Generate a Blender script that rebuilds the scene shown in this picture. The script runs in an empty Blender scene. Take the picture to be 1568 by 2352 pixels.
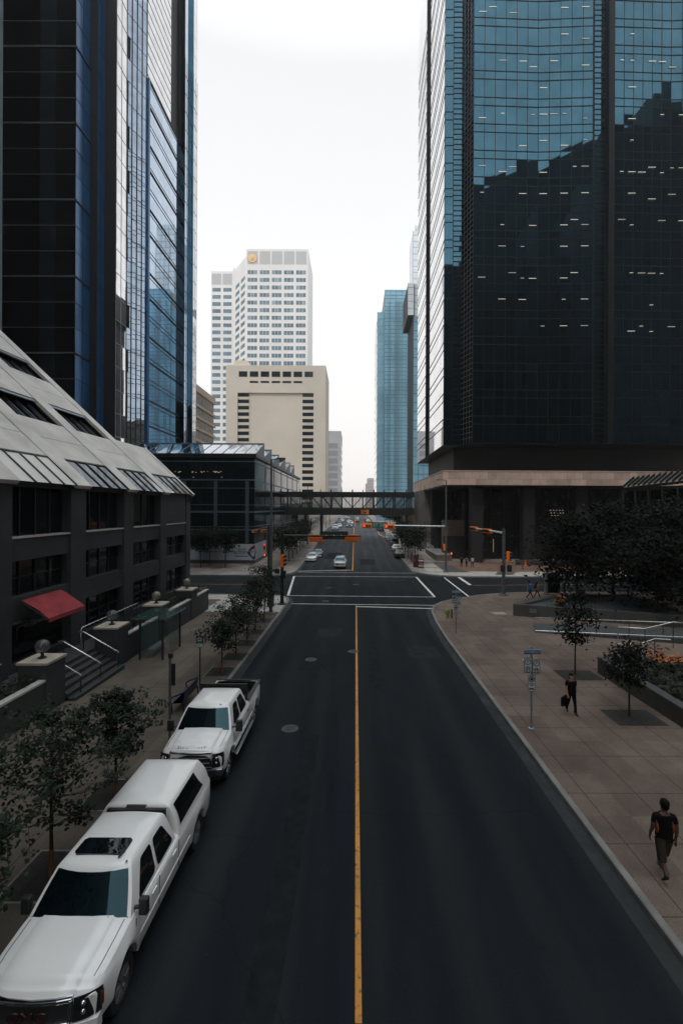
EXPOSURE = -.25
HAZE = .00023
import bpy, bmesh, math, random
from math import sin, cos, pi, sqrt, atan2
from mathutils import Vector, Matrix
R = math.radians
random.seed(11)
SC = bpy.context.scene
COL = SC.collection
V = Vector
# ------------------------------------------------------------------ camera numbers (photo measured on a 1568 x 2352 grid)
F, VX, VY, CZ, ROLL = 1035.0, 814.0, 1166.0, 8.5, R(0.25)
GZ = [(-200, 3.48), (68, -1.18), (86, -1.08), (96, -.7), (105, -.2), (116, .6), (126, 1.25), (140, 1.6), (200, 1.65), (260, 2.3), (400, 3.8), (700, 6.0), (1400, 7.6)]
def gz(y):
    for (a, b), (c, d) in zip(GZ, GZ[1:]):
        if y <= c: return b + (d - b) * (y - a) / (c - a)
    return GZ[-1][1]
def unroll(px, py):
    dx, dy = px - VX, py - VY
    return dx * cos(ROLL) + dy * sin(ROLL), -dx * sin(ROLL) + dy * cos(ROLL)
def at(px, py, Y):
    u, v = unroll(px, py)
    return V((u * Y / F, Y, CZ - v * Y / F))
def gnd(px, py, dz=0.0):
    u, v = unroll(px, py)
    Y = 10.0
    for _ in range(60): Y = .5 * Y + .5 * F * (CZ - gz(Y) - dz) / v
    return V((u * Y / F, Y, gz(Y) + dz))
# ------------------------------------------------------------------ mesh builder
class MB:
    def __init__(s): s.v, s.f, s.m, s.M, s.mi = [], [], [], Matrix(), 0
    def pt(s, p): s.v.append(tuple(s.M @ V(p))); return len(s.v) - 1
    def face(s, ids): s.f.append(tuple(ids)); s.m.append(s.mi)
    def poly(s, pts): s.face([s.pt(p) for p in pts])
    def box(s, x0, x1, y0, y1, z0, z1):
        i = [s.pt(p) for p in ((x0,y0,z0),(x1,y0,z0),(x1,y1,z0),(x0,y1,z0),(x0,y0,z1),(x1,y0,z1),(x1,y1,z1),(x0,y1,z1))]
        for q in ((0,3,2,1),(4,5,6,7),(0,1,5,4),(1,2,6,5),(2,3,7,6),(3,0,4,7)): s.face([i[k] for k in q])
        return s
    def prism(s, poly, z0, z1):            # poly counter-clockwise in xy; z may be functions of (x, y)
        g = lambda z, p: z(p[0], p[1]) if callable(z) else z
        a = [s.pt((p[0], p[1], g(z0, p))) for p in poly]; b = [s.pt((p[0], p[1], g(z1, p))) for p in poly]
        n = len(poly)
        s.face(a[::-1]); s.face(b)
        for k in range(n): s.face((a[k], a[(k+1) % n], b[(k+1) % n], b[k]))
        return s
    def loft(s, rings, closed=True, cap=(True, True)):
        ids = [[s.pt(p) for p in r] for r in rings]
        n = len(ids[0])
        for a, b in zip(ids, ids[1:]):
            for k in range(n if closed else n - 1): s.face((a[k], a[(k+1) % n], b[(k+1) % n], b[k]))
        if cap[0]: s.face(ids[0][::-1])
        if cap[1]: s.face(ids[-1])
        return s
    def tube(s, pts, r, n=8, cap=True):
        pts = [V(p) for p in pts]; rs = r if isinstance(r, (list, tuple)) else [r] * len(pts)
        rings = []; prev = None
        for i, p in enumerate(pts):
            d = (pts[min(i+1, len(pts)-1)] - pts[max(i-1, 0)]).normalized()
            if prev is None: a = d.cross(V((0, 0, 1)) if abs(d.z) < .9 else V((1, 0, 0))).normalized()
            else: a = (prev - d * prev.dot(d)).normalized()
            prev = a; b = d.cross(a)
            rings.append([p + (a * cos(2*pi*k/n) + b * sin(2*pi*k/n)) * rs[i] for k in range(n)])
        return s.loft(rings, True, (cap, cap))
    def lathe(s, prof, c=(0, 0, 0), n=16, axis='z'):   # prof: (radius, height)
        rings = []
        for r, h in prof:
            ring = []
            for k in range(n):
                a = 2*pi*k/n; x, y = max(r, 1e-4)*cos(a), max(r, 1e-4)*sin(a)
                q = (x, y, h) if axis == 'z' else ((h, x, y) if axis == 'x' else (y, h, x))
                ring.append((c[0]+q[0], c[1]+q[1], c[2]+q[2]))
            rings.append(ring)
        return s.loft(rings)
    def sphere(s, c, r, n=14, m=9, sc=(1, 1, 1)):
        rings = []
        for j in range(m + 1):
            t = pi * j / m
            rr = max(sin(t), 1e-3)
            rings.append([(c[0]+r*sc[0]*rr*cos(2*pi*k/n), c[1]+r*sc[1]*rr*sin(2*pi*k/n), c[2]-r*sc[2]*cos(t)) for k in range(n)])
        return s.loft(rings)
    def grid(s, P):                       # P: rows of points
        ids = [[s.pt(p) for p in r] for r in P]
        for a, b in zip(ids, ids[1:]):
            for k in range(len(a) - 1): s.face((a[k], a[k+1], b[k+1], b[k]))
        return s
    def build(s, name, mat, parent=None, smooth=None, bevel=0, seg=2, world=False, sub=0):
        me = bpy.data.meshes.new(name)
        me.from_pydata(s.v, [], s.f)
        for m in (mat if isinstance(mat, (list, tuple)) else [mat]): me.materials.append(m)
        if any(s.m): me.polygons.foreach_set('material_index', s.m)
        if smooth is not None:
            me.polygons.foreach_set('use_smooth', [True] * len(me.polygons))
            if smooth < 180: me.set_sharp_from_angle(angle=R(smooth))
        me.update()
        o = bpy.data.objects.new(name, me); COL.objects.link(o)
        if parent is not None:
            o.parent = parent
            if world:
                w = V((0, 0, 0)); q = parent
                while q is not None: w += q.location; q = q.parent
                o.location = -w
        if bevel:
            b = o.modifiers.new('bevel', 'BEVEL'); b.width = bevel; b.segments = seg; b.limit_method = 'ANGLE'; b.angle_limit = R(32); b.harden_normals = False
        if sub:
            d = o.modifiers.new('sub', 'SUBSURF'); d.levels = sub; d.render_levels = sub
        return o
def tag(o, label=None, cat=None, group=None, kind=None):
    for k, x in (('label', label), ('category', cat), ('group', group), ('kind', kind)):
        if x: o[k] = x
    return o
def thing(name, label, cat, loc=(0, 0, 0), rz=0, group=None):
    o = bpy.data.objects.new(name, None); COL.objects.link(o)
    o.location = loc; o.rotation_euler = (0, 0, rz); o.empty_display_size = .3
    return tag(o, label, cat, group)
def kids(o): return [c for c in bpy.data.objects if c.parent is o]
def copy_tree(o, parent=None):
    c = o.copy(); COL.objects.link(c); c.parent = parent
    for ch in kids(o): copy_tree(ch, c)
    return c
def dup(o, loc, rz=None, label=None):
    c = copy_tree(o); c.location = loc
    if rz is not None: c.rotation_euler = (0, 0, rz)
    if label: c['label'] = label
    return c
def struct(o): o['kind'] = 'structure'; return o
def text(body, loc, size, mat, parent, rot=(pi/2, 0, 0), ext=.004, align='CENTER', name='lettering', sx=1, world=True):
    cu = bpy.data.curves.new(name, 'FONT'); cu.body = body; cu.size = size; cu.extrude = ext; cu.align_x = align; cu.align_y = 'CENTER'
    cu.materials.append(mat)
    o = bpy.data.objects.new(name, cu); COL.objects.link(o); o.parent = parent
    w = V((0, 0, 0)); q = parent
    if world:
        while q is not None: w += q.location; q = q.parent
    o.location = V(loc) - w; o.rotation_euler = rot; o.scale = (sx, 1, 1)
    return o
# ------------------------------------------------------------------ materials
def newmat(name):
    m = bpy.data.materials.new(name); m.use_nodes = True
    nt = m.node_tree; b = nt.nodes['Principled BSDF']
    return m, nt, b
def nd(nt, t, **kw):
    n = nt.nodes.new(t)
    for k, x in kw.items(): setattr(n, k, x)
    return n
def math_(nt, op, a, b=None):
    n = nd(nt, 'ShaderNodeMath', operation=op)
    for i, x in enumerate((a, b)):
        if x is None: continue
        if isinstance(x, (int, float)): n.inputs[i].default_value = x
        else: nt.links.new(x, n.inputs[i])
    return n.outputs[0]
def mixc(nt, fac, a, b, mode='MIX'):
    n = nd(nt, 'ShaderNodeMix', data_type='RGBA', blend_type=mode)
    for i, x in ((0, fac), (6, a), (7, b)):
        if isinstance(x, (int, float)): n.inputs[i].default_value = x
        elif isinstance(x, (tuple, list)): n.inputs[i].default_value = (*x[:3], 1)
        else: nt.links.new(x, n.inputs[i])
    return n.outputs[2]
def noise(nt, vec, scale, detail=3, rough=.55):
    n = nd(nt, 'ShaderNodeTexNoise'); n.inputs['Scale'].default_value = scale; n.inputs['Detail'].default_value = detail; n.inputs['Roughness'].default_value = rough
    if vec is not None: nt.links.new(vec, n.inputs['Vector'])
    return n.outputs['Fac']
def ramp(nt, fac, lo, hi, a=0., b=1.):
    n = nd(nt, 'ShaderNodeMapRange'); n.clamp = True
    nt.links.new(fac, n.inputs[0])
    for i, x in enumerate((lo, hi, a, b)): n.inputs[i+1].default_value = x
    return n.outputs[0]
def mat(name, col, rough=.6, metal=0., var=.15, scale=3., fine=0., spec=.5, coat=0., emit=None, es=1., bump=0., bscale=60., alpha=1., trans=0., ior=1.5, world=False):
    m, nt, b = newmat(name)
    co = nd(nt, 'ShaderNodeNewGeometry').outputs['Position'] if world else nd(nt, 'ShaderNodeTexCoord').outputs['Object']
    b.inputs['Roughness'].default_value = rough; b.inputs['Metallic'].default_value = metal
    b.inputs['Specular IOR Level'].default_value = spec; b.inputs['Coat Weight'].default_value = coat; b.inputs['Coat Roughness'].default_value = .04
    b.inputs['IOR'].default_value = ior; b.inputs['Transmission Weight'].default_value = trans; b.inputs['Alpha'].default_value = alpha
    if emit:
        b.inputs['Emission Color'].default_value = (*emit, 1); b.inputs['Emission Strength'].default_value = es
    f = noise(nt, co, scale, 4)
    k = ramp(nt, f, .3, .7, 1 - var, 1 + var)
    c = mixc(nt, 1., col, k, 'MULTIPLY')
    if fine:
        g = noise(nt, co, 120, 2, .7)
        c = mixc(nt, 1., c, ramp(nt, g, .35, .65, 1 - fine, 1 + fine), 'MULTIPLY')
    nt.links.new(c, b.inputs['Base Color'])
    if rough > .1 and rough < 1 and var > 0:
        nt.links.new(ramp(nt, noise(nt, co, scale * 2.3, 3), .3, .7, max(.02, rough * .85), min(1, rough * 1.15)), b.inputs['Roughness'])
    if bump:
        bp = nd(nt, 'ShaderNodeBump'); bp.inputs['Strength'].default_value = bump; bp.inputs['Distance'].default_value = .01
        nt.links.new(noise(nt, co, bscale, 3, .6), bp.inputs['Height']); nt.links.new(bp.outputs[0], b.inputs['Normal'])
    return m
def mglass(name, f0, rough=.02, tint=(1, 1, 1)):          # coated curtain-wall glass: tinted mirror, whitening to grazing
    m, nt, b = newmat(name)
    b.inputs['Metallic'].default_value = 1; b.inputs['Roughness'].default_value = rough
    co = nd(nt, 'ShaderNodeTexCoord').outputs['Object']
    k = ramp(nt, noise(nt, co, .4, 2), .3, .7, .88, 1.1)
    nt.links.new(mixc(nt, 1., f0, k, 'MULTIPLY'), b.inputs['Base Color'])
    b.inputs['Specular Tint'].default_value = (*tint, 1)
    return m
def line_mask(nt, coord, period, off, width):              # 1 on joint lines
    a = math_(nt, 'FRACT', math_(nt, 'DIVIDE', math_(nt, 'SUBTRACT', coord, off), period))
    d = math_(nt, 'ABSOLUTE', math_(nt, 'SUBTRACT', a, .5))
    return ramp(nt, d, .5 - width / period, .5 - width * .4 / period)
def paving(name, col, px, ox, py, oy, w=.025, tone=.13, wear=(.5, .45, .42), lines=.6, rot=0.):
    m, nt, b = newmat(name)
    pos = nd(nt, 'ShaderNodeNewGeometry').outputs['Position']
    if rot:
        mp = nd(nt, 'ShaderNodeMapping'); mp.inputs['Rotation'].default_value = (0, 0, rot); nt.links.new(pos, mp.inputs['Vector']); pr = mp.outputs[0]
    else: pr = pos
    sx = nd(nt, 'ShaderNodeSeparateXYZ'); nt.links.new(pr, sx.inputs[0])
    c = mixc(nt, 1., col, ramp(nt, noise(nt, pos, .55, 5, .65), .3, .7, .72, 1.25), 'MULTIPLY')
    c = mixc(nt, 1., c, ramp(nt, noise(nt, pos, 55, 3, .8), .34, .66, .6, 1.4), 'MULTIPLY')
    c = mixc(nt, ramp(nt, noise(nt, pos, 21, 2, .8), .56, .7, 0, .45), c, (col[0]*1.5, col[1]*1.0, col[2]*.8))
    # slab to slab tone
    wn = nd(nt, 'ShaderNodeTexWhiteNoise', noise_dimensions='2D')
    cb = nd(nt, 'ShaderNodeCombineXYZ')
    for i, (o, p, f) in enumerate(((sx.outputs[0], px, ox), (sx.outputs[1], py, oy))):
        nt.links.new(math_(nt, 'FLOOR', math_(nt, 'DIVIDE', math_(nt, 'SUBTRACT', o, f + p / 2), p)), cb.inputs[i])
    nt.links.new(cb.outputs[0], wn.inputs['Vector'])
    c = mixc(nt, 1., c, ramp(nt, wn.outputs['Value'], 0, 1, 1 - tone, 1 + tone), 'MULTIPLY')
    c = mixc(nt, ramp(nt, noise(nt, pos, 1.3, 6, .7), .6, .75, 0, .35), c, (col[0]*.45, col[1]*.5, col[2]*.55))
    j = math_(nt, 'MAXIMUM', line_mask(nt, sx.outputs[0], px, ox, w), line_mask(nt, sx.outputs[1], py, oy, w))
    c = mixc(nt, math_(nt, 'MULTIPLY', j, lines), c, (.012, .012, .013))
    nt.links.new(c, b.inputs['Base Color']); b.inputs['Roughness'].default_value = .85; b.inputs['Specular IOR Level'].default_value = .25
    bp = nd(nt, 'ShaderNodeBump'); bp.inputs['Strength'].default_value = .25; bp.inputs['Distance'].default_value = .01
    nt.links.new(noise(nt, pos, 70, 3, .7), bp.inputs['Height']); nt.links.new(bp.outputs[0], b.inputs['Normal'])
    return m
def asphalt():
    m, nt, b = newmat('asphalt')
    pos = nd(nt, 'ShaderNodeNewGeometry').outputs['Position']
    mp = nd(nt, 'ShaderNodeMapping'); mp.inputs['Scale'].default_value = (1, .12, 1); nt.links.new(pos, mp.inputs['Vector'])
    c = mixc(nt, ramp(nt, noise(nt, mp.outputs[0], .9, 5, .6), .3, .7), (.0088, .0118, .0146), (.0160, .0195, .0228))
    c = mixc(nt, 1., c, ramp(nt, noise(nt, pos, 60, 3, .8), .33, .67, .62, 1.45), 'MULTIPLY')
    c = mixc(nt, ramp(nt, noise(nt, pos, .35, 5, .7), .58, .72, 0, .5), c, (.0085, .010, .0115))
    c = mixc(nt, ramp(nt, noise(nt, pos, 4.0, 4, .75), .68, .74, 0, .55), c, (.012, .013, .015))
    sx0 = nd(nt, 'ShaderNodeSeparateXYZ'); nt.links.new(pos, sx0.inputs[0])
    tr_ = math_(nt, 'ABSOLUTE', math_(nt, 'SINE', math_(nt, 'MULTIPLY', math_(nt, 'ADD', sx0.outputs[0], .55), 1.72)))
    c = mixc(nt, math_(nt, 'MULTIPLY', ramp(nt, tr_, .72, 1., 0, .5), ramp(nt, noise(nt, mp.outputs[0], .5, 4), .3, .7)), c, (.027, .030, .032))
    c = mixc(nt, ramp(nt, noise(nt, pos, 13, 2, .8), .735, .76, 0, .6), c, (.06, .06, .058))
    # sealed cracks: thin wandering lines
    wv = nd(nt, 'ShaderNodeTexVoronoi', feature='DISTANCE_TO_EDGE'); wv.inputs['Scale'].default_value = .13
    nz = nd(nt, 'ShaderNodeTexNoise'); nz.inputs['Scale'].default_value = .6; nt.links.new(pos, nz.inputs['Vector'])
    ad = nd(nt, 'ShaderNodeVectorMath', operation='ADD'); nt.links.new(pos, ad.inputs[0]); nt.links.new(nz.outputs['Color'], ad.inputs[1]); nt.links.new(ad.outputs[0], wv.inputs['Vector'])
    c = mixc(nt, ramp(nt, wv.outputs['Distance'], .001, .004, .32, 0), c, (.006, .0065, .007))
    # far stretch of the street painted warmer and paler to imitate sunlight
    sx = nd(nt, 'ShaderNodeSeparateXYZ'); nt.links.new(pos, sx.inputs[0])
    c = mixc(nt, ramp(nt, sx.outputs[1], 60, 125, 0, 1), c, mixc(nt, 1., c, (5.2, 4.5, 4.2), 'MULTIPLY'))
    nt.links.new(c, b.inputs['Base Color']); b.inputs['Roughness'].default_value = .92; b.inputs['Specular IOR Level'].default_value = .1
    bp = nd(nt, 'ShaderNodeBump'); bp.inputs['Strength'].default_value = .35; bp.inputs['Distance'].default_value = .012
    nt.links.new(noise(nt, pos, 90, 3, .7), bp.inputs['Height']); nt.links.new(bp.outputs[0], b.inputs['Normal'])
    return m
def worn(name, col, thr=.62):                               # road paint, worn through in places
    m, nt, b = newmat(name)
    pos = nd(nt, 'ShaderNodeNewGeometry').outputs['Position']
    c = mixc(nt, ramp(nt, noise(nt, pos, 9, 5, .75), thr, thr + .06, 0, .75), col, (.05, .052, .054))
    c = mixc(nt, 1., c, ramp(nt, noise(nt, pos, .8, 4), .3, .7, .72, 1.1), 'MULTIPLY')
    nt.links.new(c, b.inputs['Base Color']); b.inputs['Roughness'].default_value = .7
    return m
def stone_blocks(name, c1, c2, bw, bh, mortar=(.05, .045, .04), msize=.012, rough=.6, axis='xz'):
    m, nt, b = newmat(name)
    pos = nd(nt, 'ShaderNodeNewGeometry').outputs['Position']
    sx = nd(nt, 'ShaderNodeSeparateXYZ'); nt.links.new(pos, sx.inputs[0])
    cb = nd(nt, 'ShaderNodeCombineXYZ')
    nt.links.new(math_(nt, 'ADD', sx.outputs[0], sx.outputs[1]), cb.inputs[0]); nt.links.new(sx.outputs[2], cb.inputs[1])
    br = nd(nt, 'ShaderNodeTexBrick'); nt.links.new(cb.outputs[0], br.inputs['Vector'])
    br.inputs['Color1'].default_value = (*c1, 1); br.inputs['Color2'].default_value = (*c2, 1); br.inputs['Mortar'].default_value = (*mortar, 1)
    br.inputs['Scale'].default_value = 1; br.inputs['Mortar Size'].default_value = msize; br.inputs['Brick Width'].default_value = bw; br.inputs['Row Height'].default_value = bh; br.inputs['Bias'].default_value = 0
    c = mixc(nt, 1., br.outputs['Color'], ramp(nt, noise(nt, pos, 18, 3, .8), .3, .7, .8, 1.2), 'MULTIPLY')
    c = mixc(nt, 1., c, ramp(nt, noise(nt, pos, .5, 4), .3, .7, .82, 1.12), 'MULTIPLY')
    nt.links.new(c, b.inputs['Base Color']); b.inputs['Roughness'].default_value = rough; b.inputs['Specular IOR Level'].default_value = .2
    return m
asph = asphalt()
pave_l = paving('aggregate_pavement', (.098, .082, .066), 1.62, -8.1, 2.95, 1.1, tone=.16)
pave_r = paving('red_aggregate_pavement', (.140, .106, .087), 1.55, 6.95, 2.1, 1.0, tone=.16)
pave_f = paving('far_concrete_pavement', (.24, .215, .195), 1.8, 9.1, 2.4, .4, tone=.2)
conc = mat('kerb_concrete', (.19, .185, .172), .85, fine=.3, var=.25, scale=1.2, world=True)
conc_d = mat('gutter_concrete', (.019, .022, .0235), .88, fine=.3, var=.3, scale=.9, world=True)
conc_l = mat('pale_corner_concrete', (.36, .335, .31), .85, fine=.2, var=.22, scale=1.1, world=True)
white_l = worn('white_road_paint', (.68, .66, .62)); yellow_l = worn('yellow_road_paint', (.60, .26, .035), .55)
soil = mat('soil', (.025, .022, .02), .95, fine=.5, var=.4, scale=6)
granite = stone_blocks('grey_granite', (.050, .054, .055), (.038, .042, .044), 1.9, 1.12, mortar=(.03, .032, .033), msize=.010)
granite_l = mat('flamed_granite', (.44, .42, .395), .6, fine=.12, var=.12, scale=.5, world=True)
granite_d = mat('dark_granite', (.055, .055, .055), .5, fine=.25, var=.2, scale=.8, world=True)
dark_m = mat('dark_bronze', (.02, .021, .023), .45, metal=.3, var=.2)
black_m = mat('black_paint', (.012, .013, .014), .45, var=.2)
steel = mat('galvanised_steel', (.30, .32, .34), .45, metal=.75, var=.2, scale=2)
bright = mat('brushed_steel', (.62, .63, .64), .28, metal=1., var=.1)
chrome = mat('chrome', (.75, .76, .78), .08, metal=1., var=.05)
rubber = mat('rubber', (.014, .014, .015), .8, var=.3, scale=20)
win_d = mat('dark_window', (.006, .008, .010), .05, spec=.55, var=.3, scale=.5)
win_b = mat('blue_window', (.02, .045, .07), .06, spec=.8, var=.35, scale=.4)
# ------------------------------------------------------------------ camera, world, sun
cam = bpy.data.cameras.new('camera'); co = bpy.data.objects.new('camera', cam); COL.objects.link(co)
cam.sensor_fit = 'AUTO'; cam.sensor_width = 36; cam.lens = 36 * F / 2352
cam.shift_x = -(VX - 784) / 2352; cam.shift_y = (VY - 1176) / 2352
cam.clip_start = .1; cam.clip_end = 4000
co.location = (0, 0, CZ); co.rotation_euler = (Matrix.Rotation(pi/2, 4, 'X') @ Matrix.Rotation(ROLL, 4, 'Z')).to_euler()
SC.camera = co
W = bpy.data.worlds.new('World'); SC.world = W; W.use_nodes = True
nt = W.node_tree; nt.nodes.clear()
sky = nd(nt, 'ShaderNodeTexSky', sky_type='NISHITA'); sky.sun_disc = False
SUN_EL, SUN_AZ = R(55), R(205)
sky.sun_elevation = SUN_EL; sky.sun_rotation = SUN_AZ; sky.dust_density = 2; sky.air_density = 1; sky.ozone_density = .5
hs = nd(nt, 'ShaderNodeHueSaturation'); hs.inputs['Saturation'].default_value = .15; nt.links.new(sky.outputs[0], hs.inputs['Color'])
bg1 = nd(nt, 'ShaderNodeBackground'); bg1.inputs['Strength'].default_value = .05; nt.links.new(hs.outputs[0], bg1.inputs['Color'])
tc = nd(nt, 'ShaderNodeTexCoord'); sp = nd(nt, 'ShaderNodeSeparateXYZ'); nt.links.new(tc.outputs['Generated'], sp.inputs[0])
cr = nd(nt, 'ShaderNodeValToRGB'); nt.links.new(sp.outputs[2], cr.inputs['Fac'])
E = cr.color_ramp.elements
E[0].position = 0; E[0].color = (1.06, .985, .94, 1); E[1].position = 1; E[1].color = (.84, .94, 1.0, 1)
for p, c in ((.2, (1.09, 1.06, 1.04)), (.45, (1.11, 1.11, 1.11)), (.72, (.99, 1.0, 1.01))):
    e = E.new(p); e.color = (*c, 1)
bg2 = nd(nt, 'ShaderNodeBackground'); nt.links.new(cr.outputs[0], bg2.inputs['Color'])
# overcast sky: the zenith is about twice as bright as the horizon
nt.links.new(ramp(nt, sp.outputs[2], .70, 1., 1., 2.6), bg2.inputs['Strength'])
ad = nd(nt, 'ShaderNodeAddShader'); nt.links.new(bg1.outputs[0], ad.inputs[0]); nt.links.new(bg2.outputs[0], ad.inputs[1])
wo = nd(nt, 'ShaderNodeOutputWorld'); nt.links.new(ad.outputs[0], wo.inputs['Surface'])
sl = bpy.data.lights.new('sun', 'SUN'); sl.energy = 1.15; sl.angle = R(10); sl.color = (1, .96, .9)
so = bpy.data.objects.new('sun', sl); COL.objects.link(so); so.location = (0, 0, 300)
sd = V((sin(SUN_AZ) * cos(SUN_EL), cos(SUN_AZ) * cos(SUN_EL), sin(SUN_EL)))
so.rotation_euler = sd.to_track_quat('Z', 'Y').to_euler()
SC.view_settings.view_transform = 'Standard'; SC.view_settings.look = 'None'; SC.view_settings.exposure = EXPOSURE; SC.view_settings.gamma = 1
SC.render.engine = 'CYCLES'; SC.cycles.use_denoising = True; SC.cycles.max_bounces = 7; SC.cycles.glossy_bounces = 4; SC.cycles.diffuse_bounces = 3
SC.cycles.transparent_max_bounces = 8; SC.cycles.sample_clamp_indirect = 6
# ------------------------------------------------------------------ ground sheet and road
m = MB()
ys = [-160] + [y for y, _ in GZ[1:]]
m.grid([[(x, y, gz(y)) for x in (-520, 520)] for y in ys])
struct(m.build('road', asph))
def ribbon(m, path, w, dz, step=2.5):
    pts = []
    for a, b in zip(path, path[1:]):
        a, b = V(a[:2]), V(b[:2]); n = max(1, int((b - a).length / step))
        pts += [a.lerp(b, k / n) for k in range(n)]
    pts.append(V(path[-1][:2]))
    L, Rr = [], []
    for i, p in enumerate(pts):
        d = (pts[min(i+1, len(pts)-1)] - pts[max(i-1, 0)]).normalized(); q = V((-d.y, d.x)) * w / 2
        L.append((*(p + q), gz((p + q).y) + dz)); Rr.append((*(p - q), gz((p - q).y) + dz))
    m.grid([L, Rr])
KH, KW = .15, .17
def offset(path, d):                    # positive d: to the left of travel
    out = []
    for i, p in enumerate(path):
        a, b = V(path[max(i-1, 0)]), V(path[min(i+1, len(path)-1)]); t = (b - a).normalized()
        out.append((p[0] - t.y * d, p[1] + t.x * d))
    return out
def kerb_line(path, side):              # side +1: the pavement lies left of travel
    m = MB(); inner = offset(path, side * KW)
    P, Q = [], []
    for a, b in zip(path, path[1:]):
        n = max(1, int((V(b) - V(a)).length / 4))
        P += [V(a).lerp(V(b), k / n) for k in range(n)]
    P.append(V(path[-1])); I = [V(x) for x in offset([tuple(p) for p in P], side * KW)]
    rings = [[(p.x, p.y, gz(p.y) - .3), (p.x, p.y, gz(p.y) + KH - .02), (p.x + (i.x-p.x)*.15, p.y + (i.y-p.y)*.15, gz(p.y) + KH), (i.x, i.y, gz(i.y) + KH), (i.x, i.y, gz(i.y) - .3)] for p, i in zip(P, I)]
    m.loft(rings, True, (True, True)); struct(m.build('kerb', conc))
    g = MB(); o = offset([tuple(p) for p in P], -side * .21)
    ribbon(g, o, .40, .004); struct(g.build('gutter', conc_d))
    return offset(path, side * KW)
pz = lambda x, y: gz(y) + KH
kl = [(-6.3, -60), (-6.3, 8), (-6.3, 41.5), (-6.34, 44), (-6.7, 45.9), (-7.4, 46.9), (-8.6, 47.3), (-14, 47.7), (-240, 48.6)]
kr = [(6.27, -60), (6.27, 12), (6.27, 30.5), (6.42, 35.6), (6.72, 39.4), (7.3, 41.8), (8.4, 43.9), (10.1, 45.6), (13.2, 47.8), (16.6, 49.3), (21.2, 50), (240, 50.3)]
fl = [(-240, 62.6), (-16, 63), (-11.6, 63.1), (-10.2, 63.7), (-9.2, 65), (-8.75, 67), (-8.7, 68)]
fr = [(240, 63.2), (30, 62.8), (19, 62.3), (14.6, 62.5), (12.0, 63.4), (10.4, 64.8), (9.2, 67), (8.75, 68)]
i = kerb_line(kl, 1); struct(MB().prism([(-240, -60)] + i, lambda x, y: gz(y) - .3, pz).build('pavement', pave_l))
i = kerb_line(kr, -1); struct(MB().prism(([(240, -60)] + i)[::-1], lambda x, y: gz(y) - .3, pz).build('pavement', pave_r))
FY = [68, 86, 96, 105, 116, 126, 140, 200, 260, 400, 700]
def far_side(path, side, x0):
    full = path + [(x0 - (.05 if side > 0 else -.05), y) for y in FY[1:]]
    i = kerb_line(full, side)
    xi = i[-1][0]
    m = MB(); xo = 240 * (1 if side < 0 else -1)
    cor = i[:len(path)] + [(xo, 68)]
    cor[-2] = (xi, 68)
    if side > 0: cor = [(-240, i[0][1])] + cor[1:]
    m.prism(cor if side < 0 else cor, lambda x, y: gz(y) - .3, pz)
    for a, b in zip(FY, FY[1:]):
        q = [(xi, a), (xo, a), (xo, b), (xi, b)] if side < 0 else [(xo, a), (xi, a), (xi, b), (xo, b)]
        m.prism(q, lambda x, y: gz(y) - .3, pz)
    struct(m.build('pavement', pave_f))
far_side(fl, 1, -8.7); far_side(fr[::-1][::-1], -1, 8.75)
def sheet(name, pts, mt, dz=KH + .004):
    m = MB(); m.poly([(x, y, gz(y) + dz) for x, y in pts]); return struct(m.build(name, mt))
sheet('corner_pavement', [(-13.2, 38.9), (-6.48, 38.9), (-6.48, 41.5), (-6.55, 44), (-6.9, 45.6), (-7.6, 46.6), (-8.7, 47.1), (-40, 47.6), (-40, 44.6), (-13.2, 44.6)], conc_l)
# far right corner: pale slabs between dark bands
sheet('corner_pavement', [(10.7, 65.0), (12.2, 63.75), (14.7, 62.8), (19, 62.6), (40, 63.1), (40, 66.4), (9.6, 66.6)], conc_l)
dark_slab = paving('dark_slab_pavement', (.085, .08, .078), .6, .1, .6, .1, w=.02)
red_slab = paving('red_brick_pavement', (.16, .10, .075), .6, .1, .6, .1, w=.02)
for k, (x0, x1, y0, y1) in enumerate([(10.9, 13.4, 67.2, 71.4), (10.9, 13.4, 72.4, 77), (10.9, 13.4, 78, 83), (10.9, 13.4, 84, 85.9), (17.2, 21.4, 66.7, 67.8), (24.5, 30, 64.3, 67.4), (33, 40, 66.7, 68)]):
    sheet('pale_slab_panel', [(x0, y0), (x1, y0), (x1, y1), (x0, y1)], conc_l, KH + .008)
sheet('plaza_pavement', [(14.2, 67.9), (60, 67.9), (60, 79.5), (14.2, 79.5)], red_slab)
sheet('paving_band', [(13.6, 66.7), (16.9, 66.7), (15.3, 79), (13.6, 79)], dark_slab, KH + .012)
sheet('paving_band', [(20, 64), (22.5, 64), (24.2, 67.5), (21.4, 67.5)], dark_slab, KH + .012)
# right near pavement: a paler walk panel and a curved dark band by the ramp
band = mat('dark_paving_band', (.10, .075, .062), .85, fine=.3, var=.2, world=True)
arc = [(8.9, 33.0), (9.6, 34.3), (10.8, 35.2), (12.2, 35.6), (13.9, 35.3), (15.2, 34.6)]
sheet('paving_band', arc + [(15.0, 33.2), (12.9, 33.8), (11.2, 33.6), (10.1, 32.6)][::1], band)
sheet('paving_band', [(12.0, 38.3), (13.0, 38.3), (13.0, 39.2), (11.7, 39.2)], mat('light_patch', (.33, .25, .21), .85, fine=.2, world=True))
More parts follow.
